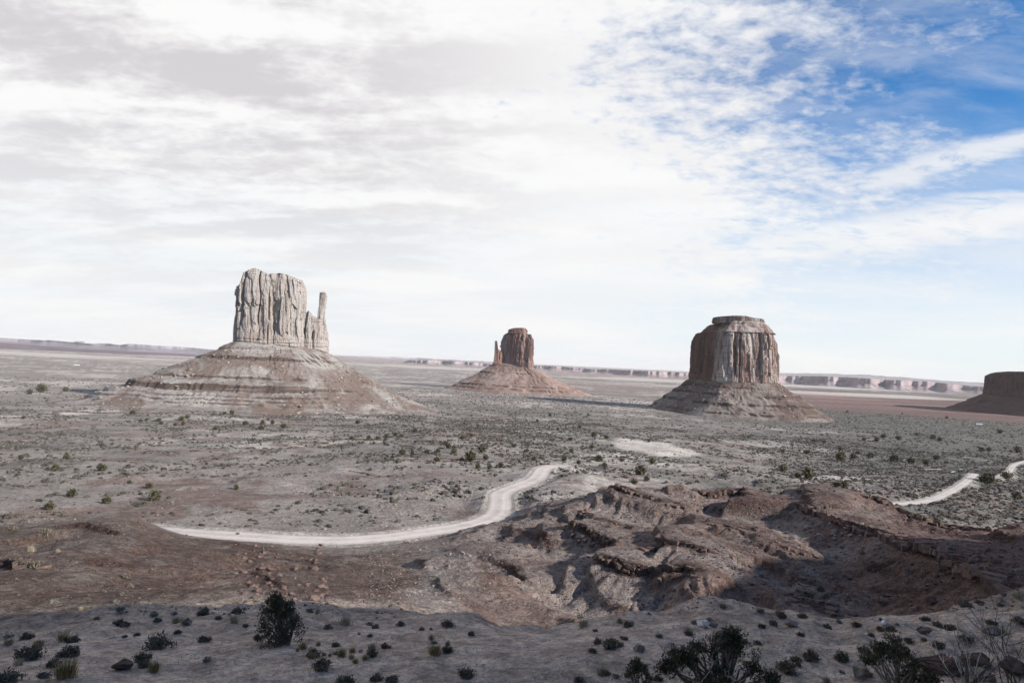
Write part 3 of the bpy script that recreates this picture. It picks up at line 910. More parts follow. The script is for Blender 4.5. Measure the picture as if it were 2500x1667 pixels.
def tower(fr, outline, top, base, n_=520, nz=110, seed=0, taper=0.04, col_w=26.0, col_a=5.0, slab_a=2.6, bed_lo=22.0, bed_hi=16.0, round_=8.0, crk=1.0):
    """one cliff-sided rock: displaced wall plus a rough top. outline runs anticlockwise in local X, Y; top(X) and base(X) give heights"""
    P, s, L = resample(chaikin(outline, 2), n_)
    if np.sum(P[:, 0] * np.roll(P[:, 1], -1) - np.roll(P[:, 0], -1) * P[:, 1]) < 0:
        P = P[::-1]
    tg = np.roll(P, -1, 0) - np.roll(P, 1, 0); tg /= np.linalg.norm(tg, axis=1)[:, None] + 1e-9
    N = np.stack([tg[:, 1], -tg[:, 0]], 1)
    for _ in range(3):
        N = np.roll(N, 1, 0) + N + np.roll(N, -1, 0)
    N /= np.linalg.norm(N, axis=1)[:, None] + 1e-9
    ct = P.mean(0)
    zt = top(P[:, 0]); zb = base(P[:, 0])
    S, T = np.meshgrid(s, np.linspace(0, 1, nz))
    Z = zb[None] + (zt - zb)[None] * T
    hgt = Z - zb[None]
    px, py = P[:, 0][None] + 0 * S, P[:, 1][None] + 0 * S
    wob = fbm(S, Z, 60, 3, seed + 1)
    sw = S + 5 * wob
    # rounded columns separated by sharp joints
    colu = np.abs(perlin(sw / col_w, Z / (col_w * 9) + seed, seed + 3)) * 1.6
    colu2 = np.abs(perlin(sw / (col_w * 0.36), Z / (col_w * 4) + seed, seed + 5)) * 1.6
    disp = col_a * (colu - 0.5) + col_a * 0.38 * (colu2 - 0.5)
    # slabs: sheets fallen away leave stepped faces
    for (w, h, a, sd_) in ((17, 75, 1.0, 7), (8, 45, 0.6, 8), (4.5, 26, 0.3, 9)):
        ci = np.floor((sw + 0.10 * Z * math.sin(sd_) + 0.22 * w * perlin(Z / (h * 0.9), S / (w * 3), seed + sd_ + 40)) / w); off = cellv(ci, ci * 0 + sd_, seed + sd_) * h
        cj = np.floor((Z + off + 0.22 * h * perlin(S / (w * 0.8), Z / (h * 0.5), seed + sd_)) / h)
        disp = disp + slab_a * a * (cellv(ci, cj, seed + sd_ + 20) - 0.5) * 2
    # deep cracks
    rs = np.random.RandomState(seed + 77)
    for _ in range(int(L / 17)):
        s0 = rs.rand() * L; w = rs.uniform(0.9, 2.6); dep = rs.uniform(4, 13) * crk
        z0 = rs.uniform(-0.2, 0.5); z1 = z0 + rs.uniform(0.3, 0.9)
        cs = s0 + 4 * perlin(Z / 40, Z * 0 + s0, seed + 13)
        disp = disp - dep * np.exp(-((S - cs) / w) ** 2) * ss(T, z0 - 0.03, z0 + 0.03) * (1 - ss(T, z1 - 0.05, z1 + 0.05))
    # bedding near foot and rim
    bed = perlin(Z / 2.6, S / 90, seed + 15) + 0.6 * perlin(Z / 1.3, S / 40, seed + 16)
    lo = 1 - ss(hgt, bed_lo * 0.6, bed_lo * 1.2); hi = ss(zt[None] - Z, bed_hi * 1.2, bed_hi * 0.5)
    disp = disp * (1 - 0.55 * lo) + bed * (0.25 + 1.1 * lo + 1.5 * hi) + lo * 2.0
    disp = disp - round_ * ss(zt[None] - Z, round_ * 2.2, 0.0) ** 2 * (0.6 + 0.8 * fbm(S, Z * 0, 30, 3, seed + 19))
    disp = disp - taper * hgt + 0.7 * fbm(S, Z, 7, 3, seed + 23)
    X = px + N[:, 0][None] * disp; Y = py + N[:, 1][None] * disp
    rows = [np.stack([X, Y, Z], -1)]
    # top
    rim = np.stack([X[-1], Y[-1]], 1)
    c2 = rim.mean(0)
    for k in np.linspace(0.93, 0.0, 12):
        q = c2 + (rim - c2) * k
        zz = top(q[:, 0]) + (1 - k) * 0.5 + 1.8 * fbm(q[:, 0], q[:, 1], 16, 3, seed + 25) * min(1, (1 - k) * 6)
        rows.append(np.concatenate([q, zz[:, None]], 1)[None])
    V = np.concatenate(rows, 0)
    wx, wy = fr.world(V[..., 0], V[..., 1])
    W3 = np.stack([wx, wy, V[..., 2]], -1)
    return W3.reshape(-1, 3), grid_faces(V.shape[0], V.shape[1], True)


def interp_fn(pts):
    pts = np.array(sorted(pts, key=lambda p: p[0]))
    return lambda X: np.interp(X, pts[:, 0], pts[:, 1])


def skirt(fr, outline, base, foot, remap, seed, n_=420, nr=130, rill=3.0, power=1.2, band_dir=None):
    """talus apron from the cliff foot down to the plain. foot(angle) gives its reach beyond the wall"""
    P, s, L = resample(chaikin(outline, 2), n_)
    ct = P.mean(0)
    rel = P - ct
    th = np.arctan2(rel[:, 1], rel[:, 0])
    o = np.argsort(th); th, rel, P = th[o], rel[o], P[o]
    r0 = np.hypot(rel[:, 0], rel[:, 1])
    r0 = (r0 + np.roll(r0, 1) + np.roll(r0, -1)) / 3
    zb = base(P[:, 0])
    q = np.concatenate([[-0.18], np.linspace(0, 1.0, nr - 1)])
    Q, TH = np.meshgrid(q, th, indexing='ij')
    reach = foot(th)[None]
    Rr = r0[None] * np.where(Q < 0, 1 + Q * 1.6, 1) + np.maximum(Q, 0) * reach
    X = ct[0] + Rr * np.cos(TH); Y = ct[1] + Rr * np.sin(TH)
    qq = np.clip(Q, 0, 1)
    wx, wy = fr.world(X, Y)
    arc = TH * 190
    h = zb[None] * ((1 - qq) ** power) + 3.0 * (Q < 0)
    env = ss(qq, 0.0, 0.12) * (1 - ss(qq, 0.82, 1.0))
    big = fbm(wx, wy, 90, 3, seed + 1)
    h = h + env * 5 * big
    rl = np.abs(perlin(arc / 16 + 2.2 * perlin(Rr / 45, arc / 60, seed + 2), Rr / 70, seed + 3)) + 0.5 * np.abs(perlin(arc / 6.5, Rr / 60, seed + 4))
    h = h + env * rill * (rl - 0.45) + env * rill * 1.4 * (np.abs(perlin(arc / 42 + 1.3 * perlin(Rr / 70, arc / 90, seed + 14), Rr / 120, seed + 12)) - 0.25)
    hq = np.maximum(h + 3.5 * fbm(wx, wy, 70, 4, seed + 6), 0)
    hm = np.interp(hq, remap[0], remap[1]) - hq
    bd = ss(fbm(wx, wy, 80, 2, seed + 8), -0.35, 0.05) if band_dir is None else band_dir(TH)
    h = h + hm * bd * ss(qq, 0.0, 0.05)
    h = h + env * (1.1 * fbm(wx, wy, 12, 3, seed + 9, 0.65))
    gzz = ground_z(wx, wy)
    gzz = np.minimum(gzz, 6) if fr.d > 1900 else gzz
    Zw = gzz * ss(qq, 0.25, 1.0) + h - 2.5 * ss(qq, 0.93, 1.0)
    V = np.stack([wx, wy, Zw], -1)
    return V.reshape(-1, 3), grid_faces(nr, n_, True), (X, Y, Zw, TH, qq)


def angle_fn(tab):
    """piecewise reach by compass angle in the local frame: degrees -> metres (0 = right, 90 = away, 180 = left, 270 = towards the camera)"""
    a = np.radians([t[0] for t in tab]); r = np.array([t[1] for t in tab], float)
    a = np.concatenate([a - 2 * np.pi, a, a + 2 * np.pi]); r = np.tile(r, 3)
    return lambda th: np.interp(th % (2 * np.pi), a, r)


def rock_points(seed, n_=13, flat=0.75):
    rs = np.random.RandomState(seed)
    p = rs.randn(n_, 3); p /= np.linalg.norm(p, axis=1)[:, None]
    p *= rs.uniform(0.8, 1.05, (n_, 1))
    p[:, 2] *= flat
    return p


def hull_mesh(name, pts, mat, smooth=False, bevel=0.0):
    bm = bmesh.new()
    for p in pts: bm.verts.new(p)
    r = bmesh.ops.convex_hull(bm, input=bm.verts)
    junk = [g for g in r['geom_interior'] if isinstance(g, bmesh.types.BMVert)]
    if junk: bmesh.ops.delete(bm, geom=junk, context='VERTS')
    loose = [v for v in bm.verts if not v.link_faces]
    if loose: bmesh.ops.delete(bm, geom=loose, context='VERTS')
    if bevel:
        bmesh.ops.bevel(bm, geom=bm.edges[:], offset=bevel, segments=1, affect='EDGES', profile=0.6)
    bmesh.ops.triangulate(bm, faces=bm.faces[:])
    me = bpy.data.meshes.new(name); bm.to_mesh(me); bm.free()
    if mat: me.materials.append(mat)
    if smooth:
        for p in me.polygons: p.use_smooth = True
    return me


def mesh_arrays(me):
    v = np.empty(len(me.vertices) * 3); me.vertices.foreach_get('co', v)
    f = np.empty(len(me.polygons) * 3, np.int32); me.polygons.foreach_get('vertices', f)
    return v.reshape(-1, 3), f.reshape(-1, 3)

CHIP = [mesh_arrays(hull_mesh('chip', rock_points(300 + i, 9, 0.7), None)) for i in range(6)]


def scatter_mesh(name, protos, pos, size, mats, seed, squash=None, smooth=False):
    """many small pieces of geometry in one mesh, for what nobody could count"""
    rs = np.random.RandomState(seed)
    Vs, Fs, o = [], [], 0
    kind = rs.randint(0, len(protos), len(pos))
    ang = rs.rand(len(pos)) * 2 * np.pi
    for k, (pv, pf) in enumerate(protos):
        idx = np.nonzero(kind == k)[0]
        if len(idx) == 0: continue
        c, s = np.cos(ang[idx])[:, None], np.sin(ang[idx])[:, None]
        sx = size[idx][:, None] * rs.uniform(0.75, 1.3, (len(idx), 1)); sy = size[idx][:, None] * rs.uniform(0.75, 1.3, (len(idx), 1)); sz = size[idx][:, None] * rs.uniform(0.7, 1.15, (len(idx), 1))
        x, y, z = pv[:, 0][None] * sx, pv[:, 1][None] * sy, pv[:, 2][None] * sz
        V = np.stack([x * c - y * s + pos[idx, 0][:, None], x * s + y * c + pos[idx, 1][:, None], z + pos[idx, 2][:, None]], -1)
        F = pf[None] + (np.arange(len(idx)) * len(pv))[:, None, None] + o
        Vs.append(V.reshape(-1, 3)); Fs.append(F.reshape(-1, 3)); o += len(idx) * len(pv)
    return mesh_from(name, np.concatenate(Vs), np.concatenate(Fs), smooth, mats)


def talus_rubble(parent, sk, mat, seed, count, lo, hi, sel=None):
    X, Y, Zw, TH, qq = sk[2]
    V = sk[0].reshape(X.shape + (3,))
    rs = np.random.RandomState(seed)
    i = rs.randint(4, X.shape[0] - 6, count * 3); j = rs.randint(0, X.shape[1], count * 3)
    w = fbm(V[i, j, 0], V[i, j, 1], 45, 3, seed) + 0.15
    ok = (np.sin(TH[i, j]) < 0.35) & (rs.rand(len(i)) < ss(w, -0.2, 0.45))
    i, j = i[ok][:count], j[ok][:count]
    pos = V[i, j] + rs.randn(len(i), 3) * [1.5, 1.5, 0.0]
    size = lo * (hi / lo) ** (rs.rand(len(i)) ** 2.2)
    pos[:, 2] -= 0.1 * size
    o = link('talus_rubble', scatter_mesh('talus_rubble', CHIP, pos, size, [mat], seed), parent)
    o['kind'] = 'stuff'
    return o


def place_parts(root, **_):
    return root

# materials of the three buttes
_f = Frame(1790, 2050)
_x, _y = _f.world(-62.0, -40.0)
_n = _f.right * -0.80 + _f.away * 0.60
SHADE_FACE = ((float(_n[0]), float(_n[1]), 0.0), float(_x * _n[0] + _y * _n[1]), 46.0)   # shade put into the colour of the right-hand butte's left face
MW = cliff_material('pale_butte_wall', (0.325, 0.30, 0.276), (0.225, 0.178, 0.155), (0.12, 0.09, 0.08), -0.22, 0.55)
ME = cliff_material('russet_butte_wall', (0.29, 0.22, 0.195), (0.165, 0.098, 0.083), (0.085, 0.045, 0.04), 0.22, 0.5)
MM = cliff_material('merged_butte_wall', (0.38, 0.335, 0.30), (0.125, 0.064, 0.05), (0.06, 0.032, 0.027), -0.06, 0.5, SHADE_FACE)
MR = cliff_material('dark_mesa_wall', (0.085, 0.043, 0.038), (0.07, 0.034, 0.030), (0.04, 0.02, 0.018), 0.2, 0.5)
TW = talus_material('grey_talus', (0.27, 0.248, 0.224), (0.145, 0.108, 0.09), (0.20, 0.18, 0.162))
TE = talus_material('rosy_talus', (0.29, 0.22, 0.19), (0.20, 0.13, 0.105), (0.24, 0.19, 0.168))
TM = talus_material('brown_talus', (0.21, 0.177, 0.153), (0.11, 0.075, 0.062), (0.15, 0.124, 0.108))
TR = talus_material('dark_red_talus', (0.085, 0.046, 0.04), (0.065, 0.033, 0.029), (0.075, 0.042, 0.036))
MRUB = plain_mat('talus_block', (0.27, 0.235, 0.205), 0.35, 0.3)

def butte_root(name, fr, label, cat='butte'):
    r = link(name, None, loc=(float(fr.c[0]), float(fr.c[1]), 0.0))
    bpy.context.view_layer.update()
    return tag(r, label, cat)

def part(name, vf, mat, root, smooth=True):
    v = np.array(vf[0], float)
    v = v - np.array([root.location.x, root.location.y, root.location.z])
    return link(name, mesh_from(name, v, vf[1], smooth, [mat]), root)

# ---- left butte with its thumb
fr = Frame(690, 1480)
sil = fr.sil([(574, 700), (584, 697), (589, 688), (595, 669), (608, 663), (623, 659), (634, 663), (644, 669), (655, 673), (662, 672.5), (681, 671), (697, 674), (710, 678), (720, 683), (739, 688.5), (748, 693)])
bas = fr.sil([(560, 826), (575, 826), (655, 832), (720, 840), (772, 846), (803, 855), (815, 857)])
XL, XR = fr.sil([(574, 780)])[0, 0], fr.sil([(747, 780)])[0, 0]
XE = fr.sil([(803, 850)])[0, 0]
base_w = lambda X: interp_fn(bas)(X) - 6
root = butte_root('mitten_butte', fr, 'large pale grey butte with a slender thumb spire on its right shoulder')
out_main = [(XL, -16), (XL + 12, -34), (XL + 40, -40), (XL + 66, -44), (XL + 72, -37), (XL + 80, -45), (XR - 30, -43), (XR - 8, -38), (XR, -20), (XR - 2, 22), (XR - 30, 40), (XL + 60, 46), (XL + 14, 38), (XL + 1, 16)]
part('cliff', tower(fr, out_main, interp_fn(sil), base_w, 560, 120, 11, taper=0.012, col_w=24, col_a=2.2, slab_a=3.4), MW, root, False)
sh = fr.sil([(735, 768), (748, 766), (752, 759), (758, 764), (762, 772), (775, 778), (790, 781), (800, 800), (806, 820)])
XS = fr.sil([(735, 800)])[0, 0]
out_sh = [(XS, -24), (XS + 12, -34), (XS + 34, -30), (XE - 12, -24), (XE - 1, -8), (XE - 3, 12), (XE - 24, 22), (XS + 10, 24), (XS - 3, 6)]
part('shoulder', tower(fr, out_sh, interp_fn(sh), base_w, 260, 70, 23, taper=0.03, col_w=15, col_a=3.0, slab_a=1.8, round_=4), MW, root, False)
tsil = fr.sil([(779, 716), (782, 713.5), (786, 714), (792, 714), (796, 719)])
c0, c1 = fr.sil([(777.5, 760)])[0, 0], fr.sil([(796.5, 760)])[0, 0]
tb = lambda X: np.full(np.shape(X), fr.sil([(786, 815)])[0, 1])
thv = tower(fr, [(c0, -5), (c0 + 4, -9), (c1 - 3, -9), (c1, -4), (c1, 5), (c1 - 4, 9), (c0 + 3, 8), (c0, 4)], interp_fn(tsil), tb, 90, 80, 31, taper=0.008, col_w=9, col_a=1.0, slab_a=0.9, bed_lo=5, bed_hi=7, round_=1.2, crk=0.2)
# the spire leans and has a notch
tv = thv[0]; zz = tv[:, 2]; z0, z1 = zz.min(), zz.max(); tt = (zz - z0) / (z1 - z0)
lean = 0.6 * tt ** 2 - 1.5 * np.exp(-((tt - 0.45) / 0.16) ** 2) + 0.5 * np.sin(tt * 9)
tv[:, 0] += fr.right[0] * lean; tv[:, 1] += fr.right[1] * lean
part('thumb_spire', thv, MW, root, False)
out_all = [(XL, -16), (XL + 12, -36), (XL + 66, -44), (XR - 8, -40), (XE - 12, -26), (XE, -8), (XE - 3, 14), (XR, 34), (XL + 60, 46), (XL + 14, 38), (XL + 1, 16)]
foot_w = angle_fn([(0, 235), (40, 200), (90, 190), (140, 230), (180, 310), (200, 300), (225, 235), (255, 190), (285, 195), (315, 230), (340, 255)])
z_b = float(np.mean(bas[:, 1]))
remap_w = ([0, 16, 18.5, 21, 23, 27, 29, 40, 43.5, 60, 61.5, 98, 100, 116, 117, 400], [0, 10, 16, 17.5, 23, 25, 31, 36, 50, 60, 64.5, 96, 102.5, 115, 118, 401])
band = lambda TH: 0.25 + 0.75 * (1 - ss(np.abs(((TH % (2 * np.pi)) - np.radians(225)) / np.radians(75)), 0.7, 1.25))
sk = skirt(fr, out_all, base_w, foot_w, remap_w, 41, 520, 150, 3.4, 1.28, band)
part('talus', sk, TW, root)
ru = talus_rubble(root, sk, MRUB, 5, 2600, 0.9, 4.5)
ru.location = (-root.location.x, -root.location.y, 0)

# ---- distant butte in the middle
fr = Frame(1258, 2700)
sil = fr.sil([(1218, 850), (1222, 836), (1226, 820), (1233, 815), (1241, 812), (1262, 812), (1286, 816), (1298, 819), (1302, 823)])
capt = fr.sil([(1241, 806), (1244, 803.5), (1256, 801), (1272, 800.5), (1283, 801.5), (1288, 806)])
bas = fr.sil([(1195, 884), (1205, 883), (1240, 884), (1302, 892), (1310, 893)])
XL, XR = fr.sil([(1224, 850)])[0, 0], fr.sil([(1302, 850)])[0, 0]
XT = fr.sil([(1203, 870)])[0, 0]
base_e = lambda X: interp_fn(bas)(X) - 8
root = butte_root('mitten_butte', fr, 'distant russet butte with a thin spire on its left, standing between the two larger buttes')
out_e = [(XL, 46), (XL - 3, 18), (XL + 18, -4), (XL + 60, -24), (XR - 46, -44), (XR - 30, -38), (XR - 14, -52), (XR, -40), (XR + 1, 10), (XR - 30, 52), (XL + 40, 66)]
part('cliff', tower(fr, out_e, interp_fn(sil), base_e, 420, 90, 51, taper=0.035, col_w=34, col_a=5.5, slab_a=4.0, bed_hi=10), ME, root, False)
cx0, cx1 = fr.sil([(1240, 806)])[0, 0], fr.sil([(1288, 806)])[0, 0]
cb = lambda X: np.full(np.shape(X), fr.sil([(1262, 814)])[0, 1])
part('cap_rock', tower(fr, [(cx0, 0), (cx0 + 14, -20), (cx1 - 12, -22), (cx1, -4), (cx1 - 8, 24), (cx0 + 12, 22)], interp_fn(capt), cb, 160, 30, 57, taper=0.0, col_w=18, col_a=2.0, slab_a=1.6, bed_lo=40, round_=3), ME, root, False)
tsil = fr.sil([(1206, 840), (1208, 832), (1212.5, 831.5), (1214.5, 838), (1216, 852), (1222, 857), (1228, 862)])
t0, t1 = fr.sil([(1204.5, 870)])[0, 0], fr.sil([(1224, 870)])[0, 0]
part('thumb_spire', tower(fr, [(t0, -4), (t0 + 6, -11), (t1 - 3, -9), (t1 + 6, 0), (t1 - 2, 10), (t0 + 5, 10)], interp_fn(tsil), base_e, 110, 60, 61, taper=0.02, col_w=12, col_a=1.2, slab_a=1.2, bed_lo=6, bed_hi=6, round_=2, crk=0.3), ME, root, False)
out_all = [(XT, 10), (XT + 10, -8), (XL + 60, -24), (XR - 14, -52), (XR, -40), (XR + 1, 10), (XR - 30, 52), (XL + 40, 66), (XL, 46)]
foot_e = angle_fn([(0, 250), (90, 200), (180, 195), (225, 190), (270, 190), (315, 220)])
remap_e = ([0, 14, 17, 24, 26, 70, 72, 98, 99.5, 400], [0, 9, 17, 21, 28, 69, 75, 97, 101, 401])
sk = skirt(fr, out_all, base_e, foot_e, remap_e, 71, 320, 90, 3.6, 1.22)
part('talus', sk, TE, root)
ru = talus_rubble(root, sk, MRUB, 6, 700, 1.5, 5.0)
ru.location = (-root.location.x, -root.location.y, 0)

# ---- right-hand butte, square shouldered
fr = Frame(1790, 2050)
sil = fr.sil([(1684, 812), (1690, 810), (1706, 810), (1720, 811), (1780, 809), (1868, 811), (1888, 813), (1896, 822), (1901, 835)])
capt = fr.sil([(1738, 778), (1742, 774.5), (1775, 773), (1800, 772.5), (1820, 773), (1838, 778), (1862, 779), (1868, 784)])
bas = fr.sil([(1670, 917), (1682, 918), (1760, 925), (1830, 926), (1900, 927), (1912, 928)])
XL, XC, XR = (fr.sil([(q, 860)])[0, 0] for q in (1683, 1766, 1900))
base_m = lambda X: interp_fn(bas)(X) - 8
root = butte_root('square_butte', fr, 'blocky flat-topped butte with a sunlit pale right face and dark red left face')
out_m = [(XL, 96), (XL - 2, 62), (XL + 40, 18), (XL + 76, -30), (XC - 8, -74), (XC + 12, -86), (XC + 60, -84), (XR - 60, -78), (XR - 20, -62), (XR, -30), (XR + 1, 50), (XR - 30, 110), (XL + 60, 130)]
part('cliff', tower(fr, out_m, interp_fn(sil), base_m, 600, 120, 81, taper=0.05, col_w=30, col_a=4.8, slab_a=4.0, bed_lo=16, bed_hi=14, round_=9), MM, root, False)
ssil = fr.sil([(1700, 792), (1745, 788), (1800, 786), (1865, 788), (1890, 792)])
sbas = lambda X: np.full(np.shape(X), fr.sil([(1790, 813)])[0, 1])
S0, S1 = fr.sil([(1707, 812)])[0, 0], fr.sil([(1893, 812)])[0, 0]
out_s = [(S0, 84), (S0 + 2, 56), (S0 + 34, 16), (S0 + 66, -28), (XC - 2, -64), (XC + 14, -76), (XC + 60, -74), (XR - 62, -68), (XR - 26, -54), (S1, -26), (S1, 46), (S1 - 30, 98), (S0 + 56, 116)]
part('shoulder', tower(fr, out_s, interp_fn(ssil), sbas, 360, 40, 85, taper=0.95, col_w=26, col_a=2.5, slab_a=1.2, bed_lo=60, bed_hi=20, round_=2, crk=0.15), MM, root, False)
cx0, cx1 = fr.sil([(1737, 780)])[0, 0], fr.sil([(1869, 780)])[0, 0]
cb = lambda X: np.full(np.shape(X), fr.sil([(1800, 790)])[0, 1])
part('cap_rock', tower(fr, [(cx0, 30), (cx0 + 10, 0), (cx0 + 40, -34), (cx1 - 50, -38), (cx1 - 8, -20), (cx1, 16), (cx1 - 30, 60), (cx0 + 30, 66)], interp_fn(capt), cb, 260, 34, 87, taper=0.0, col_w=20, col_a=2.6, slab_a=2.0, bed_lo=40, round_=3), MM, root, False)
foot_m = angle_fn([(0, 140), (30, 150), (90, 180), (180, 125), (215, 140), (250, 140), (270, 140), (300, 150), (335, 160)])
remap_m = ([0, 10, 12.5, 30, 33, 52, 54, 72, 73, 400], [0, 7, 13, 27, 36, 50, 57, 71, 74, 401])
sk = skirt(fr, out_m, base_m, foot_m, remap_m, 91, 420, 110, 4.5, 1.15)
part('talus', sk, TM, root)
ru = talus_rubble(root, sk, MRUB, 7, 1500, 1.2, 5.5)
ru.location = (-root.location.x, -root.location.y, 0)

# ---- dark mesa at the right edge
fr = Frame(2520, 3450)
sil = fr.sil([(2396, 922), (2404, 916), (2414, 911), (2430, 908), (2460, 906.5), (2500, 907.5), (2560, 910), (2660, 914)])
bas = fr.sil([(2380, 957), (2396, 957), (2450, 962), (2520, 966), (2660, 970)])
XL, XR = fr.sil([(2396, 930)])[0, 0], fr.sil([(2640, 930)])[0, 0]
base_r = lambda X: interp_fn(bas)(X) - 8
root = butte_root('table_mesa', fr, 'dark red flat-topped mesa cut off by the right edge of the picture', 'mesa')
out_r = [(XL, 190), (XL - 3, 130), (XL + 30, 40), (XL + 110, -40), (XL + 200, -150), (XL + 300, -190), (XR, -160), (XR + 60, 100), (XR, 300), (XL + 120, 320)]
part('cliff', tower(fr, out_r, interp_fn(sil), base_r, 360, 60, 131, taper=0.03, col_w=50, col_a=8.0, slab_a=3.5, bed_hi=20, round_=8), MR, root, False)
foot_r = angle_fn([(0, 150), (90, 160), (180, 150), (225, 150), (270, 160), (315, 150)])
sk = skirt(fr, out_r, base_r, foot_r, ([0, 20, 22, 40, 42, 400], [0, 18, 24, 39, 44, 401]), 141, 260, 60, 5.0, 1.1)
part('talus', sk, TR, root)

# ------------------------------------------------------------------ far escarpments and hills
def escarpment(name, pts, depth, mat, seed, cliff_frac=0.5, wig=260.0, nseg=420, foot=180.0):
    """pts: (u, distance, top height). a wall of alcoves and headlands with a plateau behind"""
    us = np.linspace(pts[0][0], pts[-1][0], nseg)
    ds = np.interp(us, [p[0] for p in pts], [p[1] for p in pts])
    tops = np.interp(us, [p[0] for p in pts], [p[2] for p in pts])
    s = np.arange(nseg) * 1.0
    azs = np.array([math.atan2(*ray(u, 900.0)[:2]) for u in us])
    run = ds * np.gradient(azs) ; s = np.cumsum(run)
    f = wig * (fbm(s, s * 0 + seed, 1700, 6, seed, 0.6))
    tops = tops * (1 + 0.30 * fbm(s, s * 0 + 4, 2600, 3, seed + 2) + 0.16 * fbm(s, s * 0 + 9, 500, 3, seed + 3)) * ss(np.minimum(np.arange(nseg), np.arange(nseg)[::-1]), 0, 14)
    prof = [(-foot * 1.6, 0.0), (-foot, 0.06), (-foot * 0.45, 0.22), (0, 1 - cliff_frac), (12, 1 - cliff_frac + 0.02), (30, 0.80), (46, 0.82), (60, 0.985), (90, 1.0), (depth * 0.5, 1.02), (depth, 0.9), (depth * 1.3, -0.1)]
    rows = []
    for k, (o, h) in enumerate(prof):
        jit = 0.25 * wig * fbm(s, s * 0 + k * 3.1, 420, 3, seed + 5) * (1 if k < 9 else 0)
        dd = ds + f * (1 if k < 10 else 0) + o + jit
        z = tops * h * (1 + (0.06 * fbm(s, s * 0 + k, 300, 3, seed + 7) if 1 < k < 9 else 0)) - (4 if k in (0, len(prof) - 1) else 0)
        rows.append(np.stack([np.sin(azs) * dd, np.cos(azs) * dd, z], 1))
    V = np.stack(rows, 0)
    me = mesh_from(name, V.reshape(-1, 3), grid_faces(len(prof), nseg), False, [mat])
    return tag(link(name, me), kind='structure')

M_FAR = plain_mat('far_cliff', (0.25, 0.20, 0.20), 0.35, 0.006)
M_FAR_DARK = plain_mat('far_plateau', (0.135, 0.105, 0.12), 0.25, 0.002)
M_FAR_MESA = plain_mat('far_mesa_slope', (0.22, 0.195, 0.21), 0.25, 0.0015)
M_MOUNT = plain_mat('far_mountain', (0.16, 0.15, 0.16), 0.2, 0.0006)
escarpment('far_cliffs', [(980, 12500, 60), (1100, 12200, 74), (1200, 11800, 58), (1330, 11000, 76), (1450, 10500, 66), (1560, 10200, 80), (1680, 9800, 72), (1800, 9300, 96), (1900, 9200, 88), (2000, 9000, 110), (2150, 8900, 96), (2260, 8800, 100), (2420, 8700, 74), (2760, 8600, 84)], 1600, M_FAR, 151, 0.55, 1500, 1300)
escarpment('far_plateau', [(-200, 9800, 80), (0, 9800, 64), (110, 9800, 42), (223, 9800, 24), (478, 9800, 15), (760, 9800, 8)], 1200, M_FAR_DARK, 161, 0.3, 200, 300)
escarpment('far_hills', [(-240, 16000, 130), (40, 15500, 122), (150, 14500, 106), (225, 13500, 96), (236, 13500, 108), (262, 13300, 108), (290, 13000, 92), (310, 12800, 116), (400, 12600, 112), (500, 12600, 96), (560, 12600, 66), (640, 13500, 40), (820, 20000, 70), (1000, 24000, 96), (1300, 24000, 84)], 2400, M_FAR_MESA, 171, 0.35, 500, 420, 700)
escarpment('far_mountain', [(1860, 40000, 150), (1960, 40000, 220), (2060, 40000, 270), (2125, 40000, 285), (2180, 40000, 235), (2330, 40000, 165), (2480, 40000, 140)], 5000, M_MOUNT, 181, 0.25, 300, 200, 2500)
fr = Frame(193, 18500)
sil = fr.sil([(180, 832.8), (206, 833.2)]); bas = fr.sil([(150, 838), (240, 840)])
root = butte_root('small_far_butte', fr, 'tiny flat-topped butte alone on the far left skyline')
XL, XR = sil[0, 0], sil[1, 0]
ot = [(XL, -60), (XL + 60, -110), (XR - 60, -110), (XR, -50), (XR - 20, 90), (XL + 30, 90)]
part('cliff', tower(fr, ot, interp_fn(sil), interp_fn(bas), 80, 14, 191, col_w=80, col_a=8, slab_a=4), M_FAR_MESA, root, False)
part('talus', skirt(fr, ot, interp_fn(bas), angle_fn([(0, 260), (90, 260), (180, 260), (270, 260)]), ([0, 400], [0, 400]), 193, 80, 20, 4), M_FAR_MESA, root)

# ------------------------------------------------------------------ labels by landmark
LANDMARKS_LEDGE = [('the round juniper', 680, 1530), ('the olive juniper', 1750, 1640), ('the bare twig bush', 2330, 1625), ('the white-capped boulder', 1716, 1522),
                   ('the cracked slab boulder', 1636, 1590), ('the dark lone boulder', 296, 1630), ('the white plastic bag', 2158, 1520), ('the yellow tuft patch', 840, 1595),
                   ('the bottom left corner', 20, 1660), ('the gully mouth', 1130, 1490), ('the foot of the red hill', 330, 1500), ('the right end of the ledge', 2480, 1480), ('the red gully bank', 1500, 1490)]
LANDMARKS_MID = [('the road bend', 1220, 1230), ('the far end of the pale road', 1335, 1140), ('the left butte apron', 650, 1000), ('the middle butte', 1260, 960), ('the right butte apron', 1800, 1010),
                 ('the pale sand patch', 1570, 1085), ('the right-hand road crest', 2385, 1160), ('the parked cars', 2310, 1150), ('the low knoll', 1090, 1045), ('the roadside rubble', 1000, 1220),
                 ('the pale dune', 1950, 1165), ('the left outcrop', 500, 1120), ('the left stretch of road', 480, 1302), ('the dark mesa', 2430, 1000), ('the left picture edge', 0, 1050)]
LANDMARKS_ROCK = [('the round juniper', 680, 1530), ('the gully', 1090, 1420), ('the road bend', 1200, 1250), ('the long dark ledge', 2200, 1320), ('the sunlit spur', 1500, 1400), ('the boulder slope', 720, 1400),
                  ('the red hill', 200, 1350), ('the shaded hollow', 2050, 1420), ('the back ridge', 1700, 1215), ('the roadside rubble', 1000, 1220), ('the right picture edge', 2480, 1380)]
ORD = ['nearest'] + [w + ' nearest' for w in 'second third fourth fifth sixth seventh eighth ninth tenth eleventh twelfth'.split()]
PENDING = []


